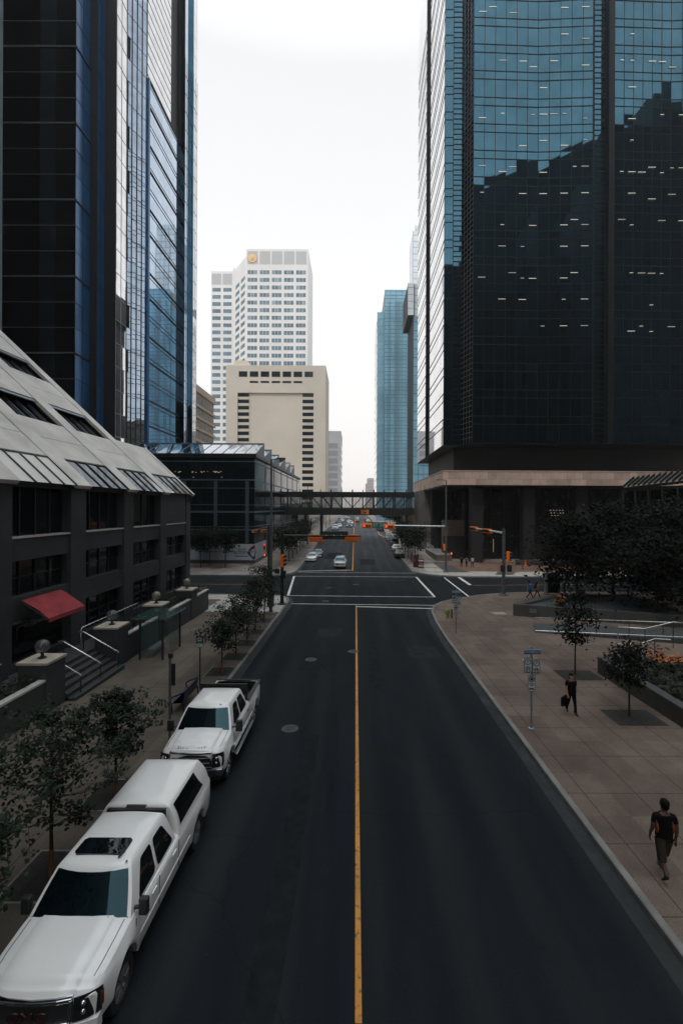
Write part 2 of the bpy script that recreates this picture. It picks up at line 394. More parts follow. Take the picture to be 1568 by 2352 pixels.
# repair patches, skid wear and oil stains lying in the asphalt
pat = mat('patched_asphalt', (.0118, .0138, .0155), .95, var=.3, scale=2, spec=.1, fine=.35, world=True); pal = mat('pale_asphalt', (.0205, .0232, .0252), .95, var=.3, scale=1.5, spec=.1, fine=.35, world=True)
def rpatch(x0, x1, y0, y1, mt, seed):
    r_ = random.Random(seed); pts = []
    for a, b_, n_ in (((x0, y0), (x1, y0), 5), ((x1, y0), (x1, y1), 9), ((x1, y1), (x0, y1), 5), ((x0, y1), (x0, y0), 9)):
        for k in range(n_): pts.append((a[0] + (b_[0]-a[0])*k/n_ + r_.gauss(0, .03), a[1] + (b_[1]-a[1])*k/n_ + r_.gauss(0, .03)))
    m = MB(); m.poly([(x, y, gz(y) + .0035) for x, y in pts]); return struct(m.build('road_patch', mt))
for k, q in enumerate([(-3.0, -1.5, 24.8, 27.3, pat), (.9, 1.5, 22, 40, pat), (3.4, 5.3, 27, 29.4, pal), (-2.6, -.9, 31.5, 34, pal), (-1.9, -1.3, 7.0, 17.5, pat), (-4.4, -2.4, 38, 40.5, pat), (-2.4, 2.4, 52, 53.1, pat), (1.5, 6.6, 58.5, 60, pal), (1, 3.6, 76, 84, pat), (-5.5, -2.6, 84, 93, pat)]): rpatch(*q, k)
# ------------------------------------------------------------------ painted markings
def pl(*pp): return [tuple(gnd(*p))[:2] for p in pp]
def mark(paths, w, mt, name, dz=.008):
    m = MB()
    for p in paths: ribbon(m, p, w, dz)
    return struct(m.build(name, mt))
mark([pl((823, 2352), (818, 1390.5))], .115, yellow_l, 'centre_line', .012)
mark([pl((809.4, 1311.5), (812.6, 1212))], .16, yellow_l, 'centre_line', .03)
mark([[(.3, 168), (.42, 500)]], .16, yellow_l, 'centre_line', .05)
mark([[(.3, 168), (6.3, 168)], [(-8.4, 150), (-.2, 150)]], .3, white_l, 'stop_line', .03)
mark([pl((669, 1386.8), (996, 1390.4)), pl((661, 1368), (998, 1371.4)), pl((675, 1323.4), (955, 1325.4)), pl((684, 1314.2), (955, 1316.6))], .16, white_l, 'crosswalk_line')
mark([pl((819, 1393.4), (992, 1398))], .3, white_l, 'stop_line', .012)
mark([pl((685, 1312), (807, 1309.6))], .3, white_l, 'stop_line', .012)
mark([pl((661.5, 1368), (675.5, 1323.6)), pl((955.5, 1325.6), (997.5, 1371))], .26, white_l, 'crosswalk_line', .010)
mark([pl((1020, 1327), (1076, 1370.5))], .2, white_l, 'crosswalk_line', .010)
mark([pl((1053, 1326), (1079, 1343.6))], .42, white_l, 'stop_line')
mark([pl((1085, 1344.5), (1420, 1342)), [(-70, 55), (-12.6, 55.2)]], .11, yellow_l, 'centre_line')
mark([[(8.0, 117), (6.9, 124), (6.9, 140)]], .25, yellow_l, 'kerb_marking', .03)
iron = mat('cast_iron', (.055, .06, .064), .5, metal=.6, var=.3, scale=12)
MH = [(714, 1515, 'round iron manhole cover in the left lane, level with the nearest street tree'), (811, 1496.5, 'iron manhole cover touching the yellow centre line'), (666, 1674, 'large iron manhole cover beside the parked crew cab pickup'),
      (747.5, 1381, 'iron manhole cover inside the near crosswalk'), (755, 1350.5, 'iron manhole cover in the left half of the intersection box'), (817, 1342.5, 'iron manhole cover in the middle of the intersection box')]
for px, py, lab in MH:
    p = gnd(px, py); t = thing('manhole_cover', lab, 'manhole', p, group='manhole covers in the road')
    sl_ = atan2(-.0174, 1)
    m = MB(); m.lathe([(.0, .016), (.30, .016), (.31, .013), (.33, .013), (.335, .016), (.40, .016), (.40, .0)], n=28)
    for a in range(-4, 5): m.box(-.26 + abs(a)*.02, .26 - abs(a)*.02, a*.055-.012, a*.055+.012, .015, .021)
    o = m.build('cover', iron, t); o.rotation_euler = (sl_, 0, 0); o.scale = (.84, .84, 1)
# ------------------------------------------------------------------ curtain walls
def curtain(parent, p0, p1, z0, z1, fl, pw, glass, bar, tilt=.16, rows=(1.,), hb=.10, vb=.06, zoff=0., zbar=None, name='glass_wall', proud=.05, thick=()):
    p0, p1 = V((*p0, 0)), V((*p1, 0)); d = p1 - p0; L = d.length; t = d / L; n = V((t.y, -t.x, 0))
    nc = max(1, round(L / pw)); cw = L / nc
    lines = []; z = z0 + zoff; k = 0
    while z < z1:
        acc = 0.
        for r in rows:
            lines.append(z + acc * fl); acc += r
        z += fl; k += 1
    lines = sorted(set(round(x, 3) for x in lines if z0 < x < z1))
    zz = [z0] + lines + [z1]
    m = MB()
    for a, b in zip(zz, zz[1:]):
        for c in range(nc):
            ta, tb = R(random.gauss(0, tilt)), R(random.gauss(0, tilt))
            q = []
            for u, w in ((0, 0), (1, 0), (1, 1), (0, 1)):
                off = (u - .5) * cw * ta + (w - .5) * (b - a) * tb
                q.append(p0 + t * cw * (c + u) + n * off + V((0, 0, a + (b - a) * w)))
            m.poly(q)
    g = m.build(name, glass, parent, world=True)
    if bar is not None:
        m = MB(); zb = zbar or z1
        e = V((0, 0, 0))
        for i, z in enumerate(lines):
            if z > zb: break
            h = hb * (2.2 if thick and (i % thick[0]) == thick[1] else 1)
            pr = proud * (3 if thick and (i % thick[0]) == thick[1] else 1)
            m.poly([p0 + n*pr + V((0,0,z-h/2)), p1 + n*pr + V((0,0,z-h/2)), p1 + n*pr + V((0,0,z+h/2)), p0 + n*pr + V((0,0,z+h/2))])
            m.poly([p0 + n*pr + V((0,0,z+h/2)), p1 + n*pr + V((0,0,z+h/2)), p1 - n*.02 + V((0,0,z+h/2)), p0 - n*.02 + V((0,0,z+h/2))])
            m.poly([p0 - n*.02 + V((0,0,z-h/2)), p1 - n*.02 + V((0,0,z-h/2)), p1 + n*pr + V((0,0,z-h/2)), p0 + n*pr + V((0,0,z-h/2))])
        if vb:
            for c in range(nc + 1):
                q = p0 + t * cw * c; a, b = q - t*vb/2, q + t*vb/2; f = n * (proud * .8); Z0, Z1 = V((0,0,z0)), V((0,0,min(zb, z1)))
                m.poly([a+f+Z0, b+f+Z0, b+f+Z1, a+f+Z1]); m.poly([a-n*.02+Z0, a+f+Z0, a+f+Z1, a-n*.02+Z1]); m.poly([b+f+Z0, b-n*.02+Z0, b-n*.02+Z1, b+f+Z1])
        m.build('mullions', bar, g)
    return g
def windows(parent, quads, mt, name='window', limit=100):     # each window a mesh of its own, the surplus one "stuff" part
    for k, q in enumerate(quads[:limit]):
        m = MB(); m.poly(q); m.build(name, mt[k % len(mt)] if isinstance(mt, list) else mt, parent, world=True)
    if len(quads) > limit:
        m = MB()
        for q in quads[limit:]: m.poly(q)
        o = m.build(name, mt[0] if isinstance(mt, list) else mt, parent, world=True); o['kind'] = 'stuff'
def wq(x0, x1, z0, z1, y, d=.05): return [(x0, y-d, z0), (x1, y-d, z0), (x1, y-d, z1), (x0, y-d, z1)]
def sq(y0, y1, z0, z1, x, s=1, d=.05):                           # on a wall facing +X (s=1) or -X (s=-1)
    x += s * d
    return [(x, y0, z0), (x, y1, z0), (x, y1, z1), (x, y0, z1)] if s > 0 else [(x, y1, z0), (x, y0, z0), (x, y0, z1), (x, y1, z1)]
teal = mglass('teal_mirror_glass', (.060, .142, .195))
silver = mglass('silver_mirror_glass', (.44, .54, .66))
silver_w = mglass('pale_mirror_glass', (.74, .74, .75))
blue = mat('blue_tower_glass', (.022, .105, .25), .15, metal=.35, var=.2, scale=.3)  # diffuse blue stands in for the reflection in the tower strips
smoke = mglass('smoked_glass', (.022, .036, .050), .03)
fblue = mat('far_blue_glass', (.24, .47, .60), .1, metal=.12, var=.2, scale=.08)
fpale = mat('far_pale_glass', (.74, .80, .84), .15, metal=.1, var=.15, scale=.1)  # pale diffuse colour imitates bright sky mirrored in the gridded tower
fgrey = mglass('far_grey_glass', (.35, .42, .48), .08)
mull = mat('dark_mullion', (.006, .009, .012), .6, metal=.0, spec=.2, var=.1)
mull_l = mat('pale_mullion', (.22, .25, .28), .4, metal=.5, var=.1)
core_m = mat('dark_core', (.012, .013, .015), .7, var=.2)
lamp_m = mat('ceiling_lamp', (.8, .7, .55), .5, emit=(1., .84, .68), es=.46)
lamp_f = mat('ceiling_lamp_dim', (.8, .7, .55), .5, emit=(1., .74, .52), es=.2)
pink = stone_blocks('pink_stone_cladding', (.60, .44, .365), (.42, .315, .265), 1.35, 1.22, mortar=(.12, .085, .07), msize=.012)
greyst = stone_blocks('grey_stone_cladding', (.15, .145, .135), (.11, .108, .10), 2.0, 1.4, mortar=(.07, .07, .065), msize=.012)
# ================================================================== right tower
rt = thing('glass_tower', 'tall teal mirror glass tower with folded faces, standing on the pink stone podium at right', 'skyscraper', (35, 98, gz(98)))
TZ0, TZ1 = 19.9, 165
MB().box(16.8, 66, 84.6, 114.4, TZ0 + .05, TZ1 - .4).build('core', core_m, rt, world=True)
MB().prism([(15.9, 115), (15.9, 81), (19.1, 81.4), (20.3, 78), (31.6, 78.4), (41.1, 78), (44.7, 78.1), (54.7, 78.45), (66, 78), (66, 115)], TZ0 - .1, TZ0).build('soffit', mull, rt, world=True)
MB().prism([(18.6, 114), (18.6, 85), (66, 85), (66, 114)], 14.0, TZ0 - .1).build('recessed_floor', core_m, rt, world=True)
fl_, ro = 4.6, (.69, .31)
def rows2(fl): return (.69, .31)
curtain(rt, (20.3, 78), (31.6, 78.4), TZ0, TZ1, fl_, 1.78, teal, mull, rows=(.69, .31), hb=.13, vb=.07, zbar=112, tilt=.33)
curtain(rt, (31.6, 78.4), (41.1, 78), TZ0, TZ1, fl_, 1.78, teal, mull, rows=(.69, .31), hb=.13, vb=.07, zbar=112, tilt=.33)
curtain(rt, (41.1, 79.3), (43.7, 79.3), TZ0, TZ1, fl_, 2.6, teal, mull, rows=(.2, .2, .2, .2, .2), hb=.16, vb=.1, zbar=112)
MB().box(43.7, 44.7, 78, 80, TZ0, TZ1).build('pier', mull, rt, world=True)
MB().box(40.9, 41.15, 77.9, 79.4, TZ0, TZ1).build('pier', mull, rt, world=True)
curtain(rt, (44.7, 78.1), (54.7, 78.45), TZ0, TZ1, fl_, 1.78, teal, mull, rows=(.69, .31), hb=.13, vb=.07, zbar=112, tilt=.33)
curtain(rt, (54.7, 78.45), (66, 78), TZ0, TZ1, fl_, 1.78, teal, mull, rows=(.69, .31), hb=.13, vb=.07, zbar=112, tilt=.33)
curtain(rt, (15.9, 81), (17.45, 81), TZ0, TZ1, fl_, 1.6, teal, mull, rows=(.69, .31), hb=.13, vb=.1, zbar=112)
curtain(rt, (17.45, 81.4), (19.1, 81.4), TZ0, TZ1, fl_, 1.7, teal, mull, rows=(.2, .2, .2, .2, .2), hb=.16, vb=.1, zbar=112)
curtain(rt, (19.1, 81.4), (20.3, 78), TZ0, TZ1, fl_, .9, smoke, mull_l, rows=(.2, .2, .2, .2, .2), hb=.06, vb=.05, zbar=112)
curtain(rt, (15.9, 115), (15.9, 102), TZ0, TZ1, fl_, 13, silver_w, mull, rows=(.69, .31), hb=.15, vb=0, zbar=118, tilt=.06)
MB().box(16.6, 16.75, 96.2, 102, TZ0, TZ1).build('recess', core_m, rt, world=True)
MB().box(15.95, 16.8, 101.9, 102.1, TZ0, TZ1).build('pier', mull, rt, world=True)
curtain(rt, (15.9, 96.2), (15.9, 81), TZ0, TZ1, fl_, 15, silver_w, mull, rows=(.69, .31), hb=.15, vb=0, zbar=118, tilt=.06)
rl = random.Random(5); n = 0
for f in range(4, 19):                                           # ceiling lamps seen just under the slab of each floor
    z = TZ0 + f * fl_ + .36 * fl_ + .2
    rowp = .55 if f < 13 else .42
    for c in list(range(1, 12)) + list(range(14, 22)):
        if n >= 98: break
        if c % 2 == 0 and f % 2: continue
        if rl.random() > rowp: continue
        x = 20.9 + (c - .5) * 1.78 + (1.0 if c > 11 else 0)
        y = 78.0 - .07 + (min(abs(x - 20.3), abs(x - 41.1)) / 10.5 if x < 41 else min(abs(x - 44.7), abs(x - 66)) / 11) * .4
        zz = z + (0 if rl.random() < .7 else -.9)
        w = .64 if rl.random() < .75 else .3
        MB().box(x - w, x + w, y - .012, y + .02, zz, zz + .085).build('ceiling_light', lamp_m if rl.random() < .75 else lamp_f, rt, world=True); n += 1
# ---- podium
pd = thing('podium', 'stone podium with a pink band over a dark colonnade, under the teal glass tower', 'building', (35, 95, gz(95)))
band_poly = [(14.9, 113.5), (14.9, 76), (76, 76.6), (76, 113.5)]
MB().prism(band_poly, 12.42, 14.75).build('stone_band', pink, pd, world=True)
MB().prism([(14.84, 113.5), (14.84, 75.94), (76, 76.54), (76, 113.5)], 14.75, 14.88).build('coping', mat('coping', (.5, .42, .37), .6), pd, world=True)
MB().prism([(15.2, 113), (15.2, 76.4), (76, 77), (76, 113)], 12.2, 12.42).build('soffit', dark_m, pd, world=True)
MB().box(20.5, 76, 84.2, 113, gz(84) - .5, 12.2).build('inner_wall', mat('dark_lobby', (.018, .019, .02), .25, var=.3, scale=.3), pd, world=True)
for x in (21.4, 30.4, 39.6, 48.8, 58, 67):
    MB().box(x - 1.0, x + 1.0, 78.6, 80.6, gz(79) - .2, 12.2).build('column', mat('column_stone', (.022, .0225, .023), .45, fine=.2, var=.2, world=True) if x < 22 else bpy.data.materials['column_stone'], pd, world=True)
MB().box(14.95, 16.5, 97.5, 113.2, gz(113) - 1.6, 12.42).build('side_wall', greyst, pd, world=True)
MB().box(16.5, 20.6, 95.5, 97.4, gz(96) - .5, 12.2).build('back_wall', core_m, pd, world=True)
MB().box(14.9, 15.9, 113.2, 113.9, gz(113) - .5, 12.3).build('end_pier', pink, pd, world=True)
MB().box(16.6, 20.5, 84.4, 86.2, gz(85) - .4, 6.2).build('wall_panel', mat('brown_panel', (.13, .095, .08), .6, fine=.2, world=True), pd, world=True)
MB().box(16.6, 20.4, 83.9, 84.3, gz(84) - .3, 3.3).build('entrance', core_m, pd, world=True)
m = MB(); xs = [20.6 + 2.4 * k for k in range(23)]
for x in xs: m.box(x - .05, x + .05, 84.05, 84.2, gz(84), 12.1)
for z in (3.2, 7.4): m.box(20.5, 76, 84.08, 84.2, z, z + .12)
m.build('lobby_mullions', dark_m, pd, world=True)
for k in range(13):                                               # strings of small lamps in the lobby
    r_, c_ = divmod(k, 5); p = at(1263 + c_ * 7 + r_ * 1.5, 1172 + r_ * 6, 84.0)
    MB().box(p.x - .09, p.x + .09, 83.9, 84.0, p.z - .05, p.z + .05).build('lobby_light', lamp_m, pd, world=True)
p = at(1132, 1253, 84.0); MB().box(p.x - .04, p.x + .04, 83.9, 84.0, p.z - 1.2, p.z + 1.2).build('lobby_light', lamp_f, pd, world=True)
MB().box(27, 52, 75.2, 75.7, gz(75) - .2, gz(75) + 1.0).build('low_wall', granite_d, pd, world=True)
# terrace planter at the street corner of the podium
tp = thing('terrace_wall', 'low brown stone terrace wall with glass windbreak at the podium corner', 'wall', (15, 82, gz(82)))
MB().box(14.6, 17.4, 80.5, 93, gz(90) - .6, gz(80) + 1.15).build('wall', mat('brown_stone', (.13, .10, .08), .7, fine=.2, world=True), tp, world=True)
MB().box(14.55, 17.45, 80.45, 93.05, gz(80) + 1.15, gz(80) + 1.27).build('coping', conc, tp, world=True)
gl_clear = mat('clear_glass', (.75, .85, .85), .03, alpha=.22, var=.05)
MB().box(14.8, 14.84, 84, 92.6, gz(80) + 1.27, gz(80) + 2.5).build('glass_screen', gl_clear, tp, world=True)
# canopy of the winter garden
cp = thing('glass_canopy', 'dark glass canopy with a row of upright fins at the far right', 'canopy', (46, 64, gz(64)))
p0, p1 = V((42.9, 72.0, 11.9)), V((43.9, 56, 12.4))
m = MB()
for k in range(14):
    a, b = p0.lerp(p1, k / 14), p0.lerp(p1, (k + .8) / 14)
    m.poly([a + V((0, 0, 0)), b + V((0, 0, 0)), b + V((1.6, 0, 1.35)), a + V((1.6, 0, 1.35))])
m.build('panel', mat('canopy_panel', (.16, .155, .145), .4, var=.15), cp, world=True)
for k in range(15):
    a = p0.lerp(p1, (k - .1) / 14); MB().prism([(a.x - .1, a.y - .18), (a.x + 1.7, a.y - .18), (a.x + 1.7, a.y), (a.x - .1, a.y)], a.z - .2, lambda x, y, a=a: a.z + .4 + (x - a.x) * .85).build('fin', dark_m, cp, world=True)
MB().prism([(43.2, 73), (44.3, 55), (60, 55), (60, 73)], 11.3, 11.7).build('roof', dark_m, cp, world=True)
m = MB(); m.poly([(43.3, 73, 1), (44.3, 55, 1), (44.3, 55, 11.3), (43.3, 73, 11.3)]); m.build('glass', smoke, cp, world=True)
for k in range(7):
    a = V((43.2, 72.5, 0)).lerp(V((44.2, 55.5, 0)), k / 6); MB().tube([(a.x - .1, a.y, gz(60) - .1), (a.x - .1, a.y - .5, 6), (a.x - .1, a.y, 11.3)], .12).build('post', dark_m, cp, world=True)
# ================================================================== left tower (stepped corners)
ltw = thing('glass_tower', 'tall dark tower with stepped corners and slanting floor lines behind the sloped granite roof', 'skyscraper', (-55, 90, gz(90)))
LZ1 = 150; B = gz(90)
P = [(-75, 72), (-44.75, 72), (-44.75, 76), (-43.6, 76), (-43.6, 78.3), (-41.6, 78.3), (-41.6, 81.8), (-40.6, 86.3), (-40.6, 101.8), (-38.7, 102), (-38.7, 105.4), (-38.0, 105.6), (-38.0, 108), (-75, 108)]
MB().prism([(x - .35, y + .35) for x, y in P[1:-1]] + [(-74, 107), (-74, 73)], B - 1, LZ1 - .5).build('core', core_m, ltw, world=True)
fl2 = 4.08; dz = (81.96 - 20 * fl2) + 0
lz = 81.96 - 20 * fl2
curtain(ltw, (-75, 72), (-44.75, 72), B, LZ1, fl2, 2.4, smoke, mull_l, zoff=lz - B, hb=.09, vb=0, zbar=110, thick=(3, 2), tilt=.1)
curtain(ltw, (-44.75, 72), (-44.75, 76), B, LZ1, fl2, 2, blue, mull, zoff=lz - B, hb=.11, vb=.08, zbar=110, thick=(3, 2))
MB().box(-44.75, -43.6, 75.95, 76.2, B, LZ1).build('return_wall', core_m, ltw, world=True)
curtain(ltw, (-43.6, 76), (-43.6, 78.3), B, LZ1, fl2, 1.15, blue, mull, zoff=lz - B, hb=.11, vb=.08, zbar=110)
MB().box(-43.6, -41.6, 78.25, 78.5, B, LZ1).build('return_wall', core_m, ltw, world=True)
curtain(ltw, (-41.6, 78.3), (-41.6, 81.8), B, LZ1, fl2, 1.7, silver_w, mull_l, zoff=lz - B, hb=.06, vb=.1, zbar=110)
curtain(ltw, (-41.6, 81.8), (-39.9, 86.0), B, LZ1, fl2, 1.1, silver, mull, zoff=lz - B, hb=.04, vb=.22, zbar=LZ1)
MB().box(-40.3, -39.45, 85.9, 86.5, B, 90.3).build('pilaster', blue, ltw, world=True)
curtain(ltw, (-39.6, 86.5), (-39.6, 101.8), B, 90.2, fl2, 16, silver, mull, zoff=lz - B, hb=.12, vb=0, thick=(3, 2), rows=(.8, .2), tilt=.05)
curtain(ltw, (-40.1, 86), (-40.1, 97.6), 89.6, LZ1, 2.05, 16, silver_w, mull, hb=.07, vb=0, tilt=.05, zbar=118)
MB().box(-40.6, -40.15, 97.6, 101.0, 89.6, LZ1).build('slot', core_m, ltw, world=True)
curtain(ltw, (-39.95, 101), (-39.95, 101.9), 89.6, LZ1, fl2, 1, silver_w, None)
MB().box(-39.7, -38.7, 101.85, 102.05, B, LZ1).build('return_wall', smoke, ltw, world=True)
curtain(ltw, (-38.7, 102.05), (-38.7, 105.4), B, LZ1, fl2, 1.1, silver, mull, zoff=lz - B, hb=.05, vb=.12, zbar=110)
MB().box(-38.7, -38.05, 105.35, 105.6, B, LZ1).build('return_wall', teal, ltw, world=True)
curtain(ltw, (-38.05, 105.6), (-38.05, 108), B, LZ1, fl2, 1.2, silver_w, mull_l, zoff=lz - B, hb=.05, vb=.08, zbar=110)
# pale tower edge at the very left
ed = thing('stone_tower', 'sliver of a pale tower along the upper left edge of the view', 'building', (-60, 66, gz(66)))
e0 = at(7, 300, 68).x; MB().box(-75, e0, 64, 68, gz(66), 120).build('wall', mat('pale_panel', (.20, .25, .27), .5, var=.2, scale=.4, bump=.3, bscale=4), ed, world=True)
# ================================================================== far towers
conc_w = mat('white_precast', (.80, .80, .80), .8, var=.05, scale=.05)
SY = 285.0; K = SY / 232
sh = thing('office_tower', 'pale concrete office tower with rows of windows and a yellow scallop shell sign', 'skyscraper', (-45*K, SY, gz(SY)))
X = lambda px, Y=SY: (px - VX) * Y / F
Z = lambda py, Y=SY: CZ + (VY - py) * Y / F
xm0, xm1, zt = X(563), X(705), Z(573)
SB = SY + 20
xw0, xw1, zw = X(483, SB), X(536, SB), Z(624, SB)
MB().prism([(xm0, SY), (xm1, SY), (xm1, SY + 32), (xm0, SY + 32)], gz(SY) - 1, zt).build('main_block', conc_w, sh, world=True)
MB().prism([(xw0, SB), (xw1, SB), (xm0, SY + 1), (xm0, SY + 30), (xw0, SY + 30)], gz(SY) - 1, zw).build('wing', conc_w, sh, world=True)
MB().box(xw1 - 1, xm0, SB, SB + 8, zw, Z(617, SB)).build('wing', conc_w, sh, world=True)
grille_m = mat('louvre_panel', (.50, .51, .525), .8, var=.05)
for k in range(5):
    xa = X(594 + (k - 1) * 27.8 if k else 566.5); xb = X(594 + (k - 1) * 27.8 + 24.4 if k else 590)
    m = MB(); m.poly(wq(xa, xb, Z(608), Z(578), SY)); m.build('louvre', grille_m, sh, world=True)
for k in range(2):
    m = MB(); m.poly(wq(X(484.5 + 25*k, SB), X(506 + 25*k, SB), Z(655, SB), Z(630, SB), SB)); m.build('louvre', grille_m, sh, world=True)
fw = mat('far_window', (.10, .18, .23), .12, spec=.8, var=.45, scale=.12); fw2 = mat('far_window_blind', (.24, .30, .33), .3, var=.3, scale=.12)  # window base colour lightened to imitate the haze fade
q = []
for r in range(30):
    zc = Z(626.3 + r * 17.4)
    for k in range(5):
        for j in range(3):
            xa = X(566.6 + k * 27.8 + j * 7.6); q.append(wq(xa, xa + 6.9 * SY / F, zc - 1.25, zc + 1.25, SY))
for r in range(24):
    zc = Z(667 + r * 16.3, SB)
    for k in range(2):
        xa = X(486 + k * 25, SB); q.append(wq(xa, xa + 19 * SB / F, zc - 1.25, zc + 1.25, SB))
    for k in range(2):
        u0, u1 = .12 + .45 * k, .44 + .45 * k; a, b = V((xw1, SB, 0)), V((xm0, SY + 1, 0)); n_ = V((b.y - a.y, a.x - b.x, 0)).normalized() * .06
        pa, pb = a.lerp(b, u0) + n_, a.lerp(b, u1) + n_
        q.append([(pa.x, pa.y, zc - 1.25), (pb.x, pb.y, zc - 1.25), (pb.x, pb.y, zc + 1.25), (pa.x, pa.y, zc + 1.25)])
windows(sh, q, [fw, fw, fw2, fw])
# scallop emblem
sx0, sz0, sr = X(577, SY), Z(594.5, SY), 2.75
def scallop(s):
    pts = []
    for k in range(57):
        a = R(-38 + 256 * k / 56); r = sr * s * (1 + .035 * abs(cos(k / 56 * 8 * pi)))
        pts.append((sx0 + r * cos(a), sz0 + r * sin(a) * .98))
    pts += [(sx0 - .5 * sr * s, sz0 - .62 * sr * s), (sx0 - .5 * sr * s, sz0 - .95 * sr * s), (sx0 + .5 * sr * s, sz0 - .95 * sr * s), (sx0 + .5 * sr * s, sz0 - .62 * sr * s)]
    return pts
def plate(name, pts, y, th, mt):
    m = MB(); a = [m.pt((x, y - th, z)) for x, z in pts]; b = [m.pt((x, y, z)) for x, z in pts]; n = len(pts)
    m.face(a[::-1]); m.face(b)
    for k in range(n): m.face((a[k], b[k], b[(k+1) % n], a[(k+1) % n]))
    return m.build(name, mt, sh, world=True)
plate('emblem', scallop(1.12), SY - .05, .2, mat('emblem_red', (.62, .26, .23), .5, var=0))  # emblem colours mixed toward white to imitate distance haze
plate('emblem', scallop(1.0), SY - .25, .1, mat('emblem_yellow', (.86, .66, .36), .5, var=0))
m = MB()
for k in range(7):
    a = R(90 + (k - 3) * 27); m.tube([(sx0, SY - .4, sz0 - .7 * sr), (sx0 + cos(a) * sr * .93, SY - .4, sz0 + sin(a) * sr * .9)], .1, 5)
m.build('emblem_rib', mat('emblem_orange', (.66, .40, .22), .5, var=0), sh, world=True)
# ---- beige building
BY = 205.0; xb = lambda px: X(px, BY); zb = lambda py: Z(py, BY)
bg = thing('hotel_block', 'beige concrete block with a blank recessed panel between two ladders of dark windows', 'building', (xb(632), BY, gz(BY)))
beige = mat('beige_precast', (.66, .60, .515), .85, fine=.08, var=.06, scale=.08, world=True)
zr = zb(903); zt_ = zb(840)
B0 = gz(BY) - 1
MB().box(xb(518), xb(544.5), BY, BY + 26, B0, zr).build('left_pier', beige, bg, world=True)
MB().box(xb(719), xb(746.5), BY, BY + 26, B0, zr).build('right_pier', beige, bg, world=True)
MB().box(xb(571), xb(693), BY + .8, BY + 26, B0, zr).build('recessed_panel', beige, bg, world=True)
MB().box(xb(518), xb(746.5), BY, BY + 26, zr, zt_).build('parapet_block', beige, bg, world=True)
MB().prism([(xb(532), BY + 3), (xb(563), BY + 3), (xb(563), BY + 12), (xb(532), BY + 12)], zt_, lambda x, y: zb(824)).build('roof_house', beige, bg, world=True)
MB().prism([(xb(563), BY + 3), (xb(569), BY + 3), (xb(569), BY + 12), (xb(563), BY + 12)], zt_, lambda x, y: zb(824) if x < xb(566) else zb(839)).build('roof_house', beige, bg, world=True)
MB().box(xb(716), xb(732), BY + 4, BY + 9, zt_, zb(836)).build('roof_house', beige, bg, world=True)
MB().box(xb(544.5), xb(571), BY + .55, BY + 25, B0, zr).build('ladder_wall', beige, bg, world=True)
MB().box(xb(693), xb(719), BY + .55, BY + 25, B0, zr).build('ladder_wall', beige, bg, world=True)
q = []
for k in range(7):
    a = 547.3 + 25.15 * k; q.append(wq(xb(a), xb(a + 19.3), zb(866.5), zb(854), BY))
for k in range(1, 6):
    a = 547.3 + 25.15 * k; q.append(wq(xb(a), xb(a + 19.3), zb(880.5), zb(876), BY))
for r in range(21):
    for a in (544.8, 693.2): q.append(wq(xb(a), xb(a + 25.6), zb(911.5 + r * 14.75), zb(903.3 + r * 14.75), BY + .55))
windows(bg, q, mat('hotel_window', (.012, .022, .03), .1, spec=.5, var=.35, scale=.1))
# ---- grey slab behind it
GY = 300.0
gb = thing('grey_tower', 'grey slab building with thin pale floor lines right of the beige block', 'building', (X(765, GY), GY, gz(GY)))
MB().box(X(738, GY), X(782.5, GY), GY, GY + 30, gz(GY) - 1, Z(990, GY)).build('wall', mat('grey_panel', (.48, .48, .50), .8, var=.1, scale=.1), gb, world=True)
q = [wq(X(751, GY), X(775, GY), Z(1030.5 + 17.2*k, GY), Z(1018 + 17.2*k, GY), GY) for k in range(8)]
windows(gb, q, mat('grey_band', (.30, .32, .345), .6, var=.1), name='window_band')
q = [sq(GY + 1, GY + 29, Z(1029 + 17.2*k, GY), Z(1020 + 17.2*k, GY), X(782.5, GY)) for k in range(7)]
windows(gb, q, win_b, name='window_band')
# ---- long flats building at left
ax = -50.3
fb = thing('apartment_block', 'long concrete apartment block with rows of small windows beyond the dark left tower', 'building', (ax, 145, gz(145)))
MB().box(ax - 14, ax, 128, 160.7, gz(140) - 1, 45.0).build('wall', mat('tan_precast', (.30, .25, .205), .85, var=.1, scale=.2), fb, world=True)
MB().box(ax - 14, ax + .5, 128, 161.2, 45.0, 47.2).build('roof_edge', mat('tan_precast_light', (.40, .33, .26), .85, var=.1, scale=.2), fb, world=True)
q = []
for r in range(12):
    for k in range(9): q.append(sq(138 + 2.5*k, 139.8 + 2.5*k, 41.6 - 3.7*r, 43.8 - 3.7*r, ax))
windows(fb, q, win_b, limit=100)
m = MB()
for r in range(12): m.box(ax, ax + .6, 128, 161.2, 40.4 - 3.7*r, 41.2 - 3.7*r)
m.build('balcony_ledge', mat('tan_ledge', (.38, .31, .24), .85), fb, world=True)
